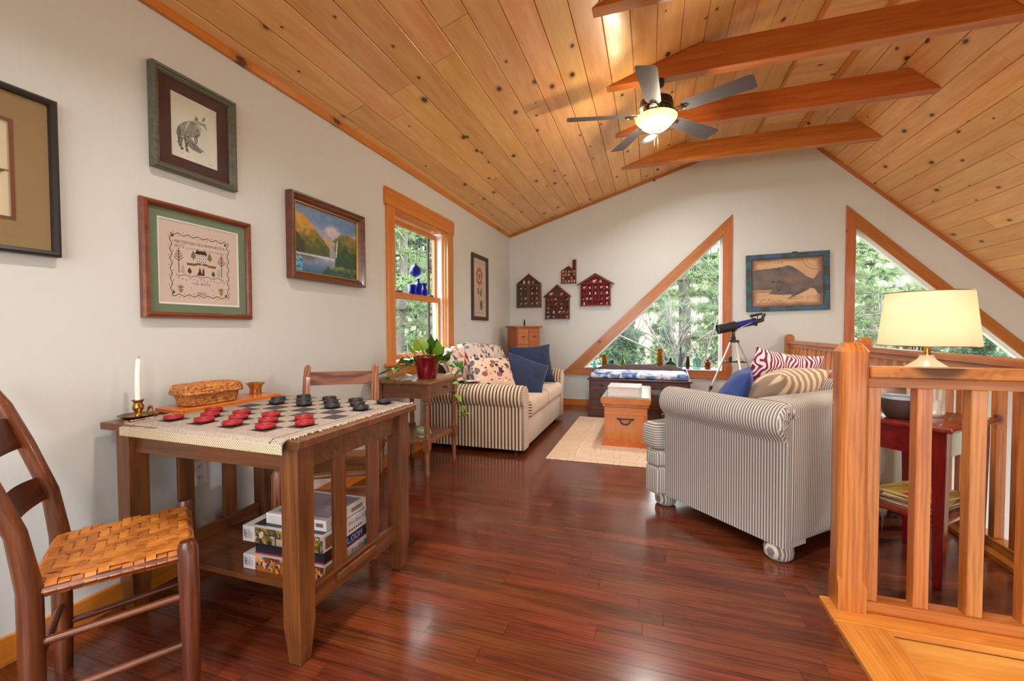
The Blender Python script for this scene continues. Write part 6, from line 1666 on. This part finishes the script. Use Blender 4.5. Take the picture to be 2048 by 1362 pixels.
# A: walnut box with two glazed doors
e, cx, z0 = house_box('shadow_box', 'brown gabled shadow box with two glass doors, leftmost on the back wall', [(-1.938, 1.444), (-1.561, 1.444), (-1.561, 1.802), (-1.748, 1.95), (-1.938, 1.802)], (92, 62, 50), SBW, None)
board('shelf', SBW, e, (-.18, -.027, .352), (.18, -.027, .352), .034, .010)
for s in (-1, 1):
    d = empty('door', (0, 0, 0), parent=e)
    for xx in (s*.012, s*.172): board('stile', SBW, d, (xx, -.052, .012), (xx, -.052, .345), .010, .022, up=(1, 0, 0))
    for zz in (.022, .335): board('rail', SBW, d, (s*.023, -.052, zz), (s*.161, -.052, zz), .010, .020)
    G().box(min(s*.023, s*.161), max(s*.023, s*.161), -.053, -.0515, .032, .325).out('pane', M_PICGLASS, d)
    r = random.Random(40+s)
    for k in range(4):
        for q in (0, 1): fig(cx+s*(.05+.075*q), z0+.045+.075*k, r.randrange(4), r.choice(FMATS), 'behind the %s glass door, %s shelf up, %s' % ('left' if s < 0 else 'right', ORD[k], 'inner' if q == 0 else 'outer'), 1.2)
        board('shelf', SBW, e, (s*.015, -.024, .040+.075*k), (s*.165, -.024, .040+.075*k), .026, .005)
for x, k, m, wd in ((-.075, 0, BONE, 'left'), (.0, 2, TANF, 'middle'), (.07, 0, GREYF, 'right')): fig(cx+x, z0+.358, k, m, 'standing in the gable of the brown shadow box, %s of three' % wd, 1.5)
# B: brown open box
e, cx, z0 = house_box('shadow_box', 'brown gabled shadow box with open square cells, second from the corner', [(-1.495, 1.268), (-1.132, 1.268), (-1.132, 1.612), (-1.318, 1.765), (-1.495, 1.612)], (96, 48, 40), SBW, None)
for s in (-1, 1): board('eave', SBW, e, (s*.205, -.03, .325), (0, -.03, .505), .05, .010, up=(s, 0, 1))
rows = [z0+.012, z0+.082, z0+.142, z0+.205, z0+.272, z0+.340]
shelf_grid(e, cx, z0, cx-.172, cx+.172, rows, [(.18, .5, .67, .84), (.18, .5, .67, .84), (.18, .34, .5, .84), (.18, .34, .5, .84), (.18, .34, .5, .84)], 'b', SBW, 51, .72, where='brown open shadow box')
fig(cx-.10, z0+.344, 1, BONE, 'at the left under the gable of the brown open shadow box', 1.6); fig(cx+.06, z0+.344, 3, TANF, 'at the right under the gable of the brown open shadow box', 1.7)
# C: small red house with chimney
e, cx, z0 = house_box('shadow_box', 'smallest red house-shaped shadow box with a tall chimney', [(-1.257, 1.787), (-1.036, 1.787), (-1.036, 2.125), (-1.075, 2.125), (-1.075, 1.99), (-1.148, 2.04), (-1.257, 1.97)], (124, 24, 28), SBR, None, depth=.04)
rows = [z0+.01, z0+.058, z0+.106, z0+.152, z0+.19]
shelf_grid(e, cx, z0, cx-.102, cx+.102, rows, [(.2, .4, .62, .81)]*4, 'c', SBR, 61, .7, depth=.03, where='small red shadow box')
# D: wide red house
e, cx, z0 = house_box('shadow_box', 'wide red gabled shadow box with overhanging roof, rightmost of the four', [(-.973, 1.45), (-.545, 1.45), (-.545, 1.776), (-.757, 1.90), (-.973, 1.776)], (126, 12, 24), SBR, None)
for s in (-1, 1): board('eave', SBR, e, (s*.262, -.03, .305), (0, -.03, .462), .055, .010, up=(s, 0, 1.6))
rows = [z0+.012, z0+.085, z0+.162, z0+.245, z0+.322]
shelf_grid(e, cx, z0, cx-.202, cx+.202, rows, [(.2, .4, .6, .8), (.14, .27, .4, .64, .82), (.2, .4, .6, .8), (.2, .4, .6, .8)], 'd', SBR, 71, .8, where='wide red shadow box')
fig(cx-.02, z0+.328, 1, BONE, 'at the middle under the gable of the wide red shadow box', 1.6); fig(cx+.07, z0+.328, 2, TANF, 'at the right under the gable of the wide red shadow box', 1.5)
# ------------------------------------------------------------ the woods outside
M_GROUND = plain('leaf_litter', C(104, 104, 80), .95, nvar=.45, nscale=1.2)
gr = G(); gr.grid(lambda u, v: (-60+130*u, -30+130*v, -3.2+1.2*nz2(u*9, v*9)+15.0*sst(.42, .80, v)), 40, 40); tag(gr.out('ground', M_GROUND, smooth=True), 'leaf-strewn forest floor rising outside the windows', 'ground', kind='structure')
BARK = plain('grey_brown_bark', C(92, 82, 76), .95, nvar=.35, nscale=14); TWIG = plain('pale_twigs', C(100, 92, 85), .9)
def foliage_mat(name, a, b):
    t = NT(name); nz = t.n('TexNoise', {'Vector': t.coords(), 'Scale': 1.6, 'Detail': 3.0}).outputs[0]; rn = t.n('ObjectInfo').outputs['Random']
    c = t.mix(t.math('ADD', t.math('MULTIPLY', nz, .8), t.math('MULTIPLY', rn, .3)), a, b)
    d = t.n('BsdfDiffuse', {'Color': c}); tr = t.n('BsdfTranslucent', {'Color': c}); mx = t.n('MixShader', {0: .4})
    t.link(d.outputs[0], mx.inputs[1]); t.link(tr.outputs[0], mx.inputs[2]); t.link(mx.outputs[0], t.o.inputs[0]); t.t.nodes.remove(t.b); return t.m
F_PINE = foliage_mat('pine_needles', C(92, 112, 82), C(142, 156, 116)); F_DARK = foliage_mat('cedar_needles', C(72, 96, 78), C(114, 132, 106)); F_BUSH = foliage_mat('spring_leaves', C(112, 128, 88), C(156, 166, 122))
def tuft(vs, fs, p, d, L_, r, n=9):
    """spray of thin needles round a point"""
    for k in range(n):
        a = Vector((r.gauss(0, 1), r.gauss(0, 1), r.gauss(0, 1))).normalized(); q = (d*.55+a*.8).normalized(); s = q.orthogonal().normalized()*L_*.09
        i = len(vs); vs += [p-s, p+s, p+q*L_*r.uniform(.7, 1.2)]; fs.append((i, i+1, i+2))
def conifer(name, H, seed, droop, spread, mat, bare=.25, dens=1.):
    r = random.Random(seed); e = empty(name, (0, 0, -100)); g = G()
    g.tube([(.10*math.sin(k*.9+seed), .10*math.cos(k*1.3), H*k/8) for k in range(9)], [.17*(1-k/8.6)+.012 for k in range(9)], 9); g.out('trunk', BARK, e, smooth=True)
    g = G(); vs = []; fs = []
    z = H*bare
    while z < H*.98:
        k = (z-H*bare)/(H*(1-bare)); L_ = spread*(1-k*.85)*r.uniform(.7, 1.15)
        for j in range(r.randint(3, 5)):
            a = r.uniform(0, 2*PI); dr = Vector((math.cos(a), math.sin(a), 0)); p0 = Vector((0, 0, z)); P = [p0]
            for q in range(1, 6): P.append(p0+dr*L_*q/5+Vector((r.uniform(-.08, .08), r.uniform(-.08, .08), -droop*L_*(q/5)**2+.12*q/5)))
            g.tube(P, [.028, .02, .016, .012, .008, .004], 5)
            for q in range(1, 6):
                for m in range(int(3*dens)+1):
                    sd = Vector((-dr.y, dr.x, 0))*r.uniform(-.5, .5)*L_*.5*(1.1-q/6); pt = P[q]+sd+Vector((0, 0, r.uniform(-.1, .12)))
                    tuft(vs, fs, pt, (dr+Vector((0, 0, .2))).normalized(), r.uniform(.18, .34), r, 11)
        z += r.uniform(.22, .42)/dens
    g.out('branches', BARK, e, smooth=True)
    me = bpy.data.meshes.new('needles'); me.from_pydata([tuple(v) for v in vs], [], fs); me.materials.append(mat); link('needles', me, None, e); return e
def bare_tree(name, H, seed):
    r = random.Random(seed); e = empty(name, (0, 0, -100)); g = G()
    def grow(p, d, L_, rad, dep):
        P = [p]; n = 5
        for k in range(n): d = (d+Vector((r.gauss(0, .16), r.gauss(0, .16), r.gauss(.03, .10)))).normalized(); P.append(P[-1]+d*L_/n)
        g.tube(P, [rad*(1-.55*k/n) for k in range(n+1)], 6 if dep < 2 else 4)
        if dep < 4:
            for k in range(3 if dep else 6):
                q = P[r.randint(2, n)]; dd = (d+Vector((r.gauss(0, .8), r.gauss(0, .8), r.gauss(.2, .5)))).normalized(); grow(q, dd, L_*r.uniform(.45, .7), rad*.52, dep+1)
    grow(Vector((0, 0, 0)), Vector((0, 0, 1)), H*.6, .058, 0); g.out('branches', TWIG, e, smooth=True); return e
def bush(name, seed, mat):
    r = random.Random(seed); e = empty(name, (0, 0, -100)); g = G(); vs = []; fs = []
    for k in range(16):
        a = r.uniform(0, 2*PI); t = r.uniform(.1, .7); d = Vector((math.cos(a)*t, math.sin(a)*t, 1)).normalized(); L_ = r.uniform(1.4, 2.8)
        P = [d*L_*q/4+Vector((r.uniform(-.1, .1), r.uniform(-.1, .1), 0)) for q in range(5)]; g.tube(P, [.016, .013, .010, .007, .004], 4)
        for q in range(60):
            p = d*L_*r.uniform(.35, 1.05)+Vector((r.gauss(0, .22), r.gauss(0, .22), r.gauss(0, .2))); nn = Vector((r.gauss(0, 1), r.gauss(0, 1), r.gauss(0, 1))).normalized(); s = nn.orthogonal().normalized()*r.uniform(.03, .055); s2 = nn.cross(s)
            i = len(vs); vs += [p-s, p+s2*.7, p+s, p-s2*.7]; fs.append((i, i+1, i+2, i+3))
    g.out('stems', TWIG, e, smooth=True); me = bpy.data.meshes.new('leaves'); me.from_pydata([tuple(v) for v in vs], [], fs); me.materials.append(mat); link('leaves', me, None, e); return e
PR = {'pine_tree': [conifer('pine_tree', 11., 1, .10, 2.2, F_PINE, .30, .75), conifer('pine_tree', 13., 2, .05, 1.9, F_PINE, .42, .6)], 'cedar_tree': [conifer('cedar_tree', 8.5, 3, .25, 1.8, F_DARK, .06, 1.2)], 'bare_tree': [bare_tree('bare_tree', 9., 5), bare_tree('bare_tree', 8., 8)], 'shrub': [bush('shrub', 4, F_BUSH)]}
used = set(); rt_ = random.Random(77)
def gz(x, y):
    u, v = (x+60)/130, (y+30)/130; return -3.2+1.2*nz2(u*9, v*9)+15.0*sst(.42, .80, v)
def plant(kind, x, y, label, sc=1., var=0, cat='tree'):
    p = PR[kind][var % len(PR[kind])]
    if id(p) in used: o = copy_tree(p)
    else: o = p; used.add(id(p))
    o.location = (x, y, gz(x, y)-.1); o.rotation_euler = (0, 0, rt_.uniform(0, 6.28)); o.scale = (sc, sc, sc)
    tag(o, label, cat, 'trees and shrubs outside')
# seen through the left window
plant('pine_tree', -4.9, 7.6, 'leafy pine close outside the left wall window', .85, 0); plant('pine_tree', -6.8, 9.6, 'pine just behind the nearest one in the left window', .95, 1)
plant('cedar_tree', -7.4, 13.0, 'cedar deep in the view of the left window', 1.1); plant('bare_tree', -5.6, 10.4, 'bare grey tree in the left window', .9, 0)
plant('shrub', -4.4, 6.9, 'green shrub at the foot of the left window view', 1.35, cat='shrub'); plant('shrub', -6.4, 11.2, 'second shrub further out in the left window', 1.5, cat='shrub'); plant('pine_tree', -10., 15., 'tall pine far out in the left window', 1.15, 0); plant('cedar_tree', -4.6, 11.6, 'cedar at the right of the left window view', .95)
for k, (kd, x, y, sc, lab) in enumerate((('cedar_tree', -7.6, 3.6, .8, 'dark cedar beside the house, off to the left of the left window'), ('pine_tree', -9.2, 6.0, .9, 'pine off to the left of the left window'), ('shrub', -5.6, 4.6, 1.4, 'shrub close below the left window'), ('bare_tree', -8.2, 7.8, .9, 'bare tree behind the shrubs beside the house'), ('cedar_tree', -12., 9.5, 1., 'cedar far off beyond the left window'), ('pine_tree', -13., 5., 1., 'tall pine far to the left of the house'))):
    plant(kd, x, y, lab, sc, k, 'shrub' if kd == 'shrub' else 'tree')
# seen through the two gable windows
ROWS = [(13.0, 1.6, [('bare_tree', -1.6), ('bare_tree', -.2), ('bare_tree', 1.4), ('shrub', 2.4), ('pine_tree', 4.6), ('shrub', 5.4), ('bare_tree', 6.4)]),
        (16.5, 1.9, [('pine_tree', -3.4), ('cedar_tree', -1.6), ('bare_tree', -.4), ('pine_tree', 1.2), ('cedar_tree', 2.8), ('pine_tree', 6.2), ('cedar_tree', 7.8), ('shrub', 9.4)]),
        (20., 2.4, [('cedar_tree', -6.), ('pine_tree', -3.6), ('cedar_tree', -1.2), ('pine_tree', .8), ('bare_tree', 2.4), ('cedar_tree', 4.6), ('pine_tree', 8.4), ('cedar_tree', 11.), ('cedar_tree', 13.5)]),
        (27., 3., [('cedar_tree', -8.), ('pine_tree', -5.), ('cedar_tree', -2.), ('cedar_tree', 1.), ('pine_tree', 4.), ('cedar_tree', 7.5), ('cedar_tree', 11.), ('pine_tree', 14.5), ('cedar_tree', 18.)])]
ROWS.append((36., 3., [('pine_tree', -12.), ('cedar_tree', -8.5), ('bare_tree', -5.5), ('cedar_tree', -2.5), ('bare_tree', 1.), ('cedar_tree', 4.5), ('bare_tree', 8.), ('cedar_tree', 12.), ('bare_tree', 16.), ('cedar_tree', 20.)]))
RWORD = ['nearest row', 'second row', 'third row', 'fourth row', 'farthest row']
for i, (yy, jit, L_) in enumerate(ROWS):
    cnt = {}
    for k, (kind, x) in enumerate(L_):
        cnt[kind] = cnt.get(kind, 0)+1
        plant(kind, x+rt_.uniform(-.4, .4), yy+rt_.uniform(-.8, .8), '%s, %s from the left in the %s behind the gable windows' % (kind.replace('_', ' '), ORD[k], RWORD[i]), {'shrub': 1.6, 'cedar_tree': .78}.get(kind, 1.)*rt_.uniform(.85, 1.15)*(1+.02*i), k+i, 'shrub' if kind == 'shrub' else 'tree')
# ------------------------------------------------------------ lamps of the room, extra ones added out of view to brighten it
def downlight(x, y, energy, slope='L', seen=True, label=''):
    z = zL(x)+CO if slope == 'L' else zR(x)+CO
    ang = math.atan(.309) if slope == 'L' else -math.atan(.96)
    e = empty('recessed_downlight', (x, y, z), label=label, cat='light', group='recessed ceiling lights'); e.rotation_euler = (0, -ang, 0)
    G().lathe([(.068, -.001), (.098, -.001), (.1, -.006), (.096, -.009), (.070, -.005), (.066, .0)], 32, cap0=False, cap1=False).out('trim_ring', M_WHITEV, e, smooth=40)
    t = NT('downlight_lens'); t.col((1, 1, 1, 1)); t.set(Emission_Color=C(255, 244, 228), Emission_Strength=2.0)
    G().lathe([(.0, -.003), (.068, -.003)], 24, cap0=False, cap1=False).out('lens', t.m, e)
    l = bpy.data.lights.new('downlight_bulb', 'AREA'); l.shape = 'DISK'; l.size = .12; l.energy = energy; l.color = (1, .97, .92); l.spread = math.radians(150)
    lo = bpy.data.objects.new('downlight_bulb', l); COL.objects.link(lo); lo.parent = e; lo.location = (0, 0, -.012)
downlight(-.02, 4.86, 7, label='round white recessed light glowing in the sloped pine ceiling')
downlight(-.95, 1.15, 7, label='extra unseen recessed light above the camera over the checkers table')  # from here down: extra downlights out of view, added to brighten the room
downlight(.75, 1.35, 7, label='extra unseen recessed light above the camera near the stairs')
downlight(-1.0, -.7, 7, label='extra unseen recessed light in the ceiling far behind the camera')
downlight(.6, -1.0, 7, label='extra unseen recessed light in the ceiling behind the camera by the stairs')
downlight(3.4, 3.6, 7, 'R', label='extra unseen recessed light low on the right ceiling slope')
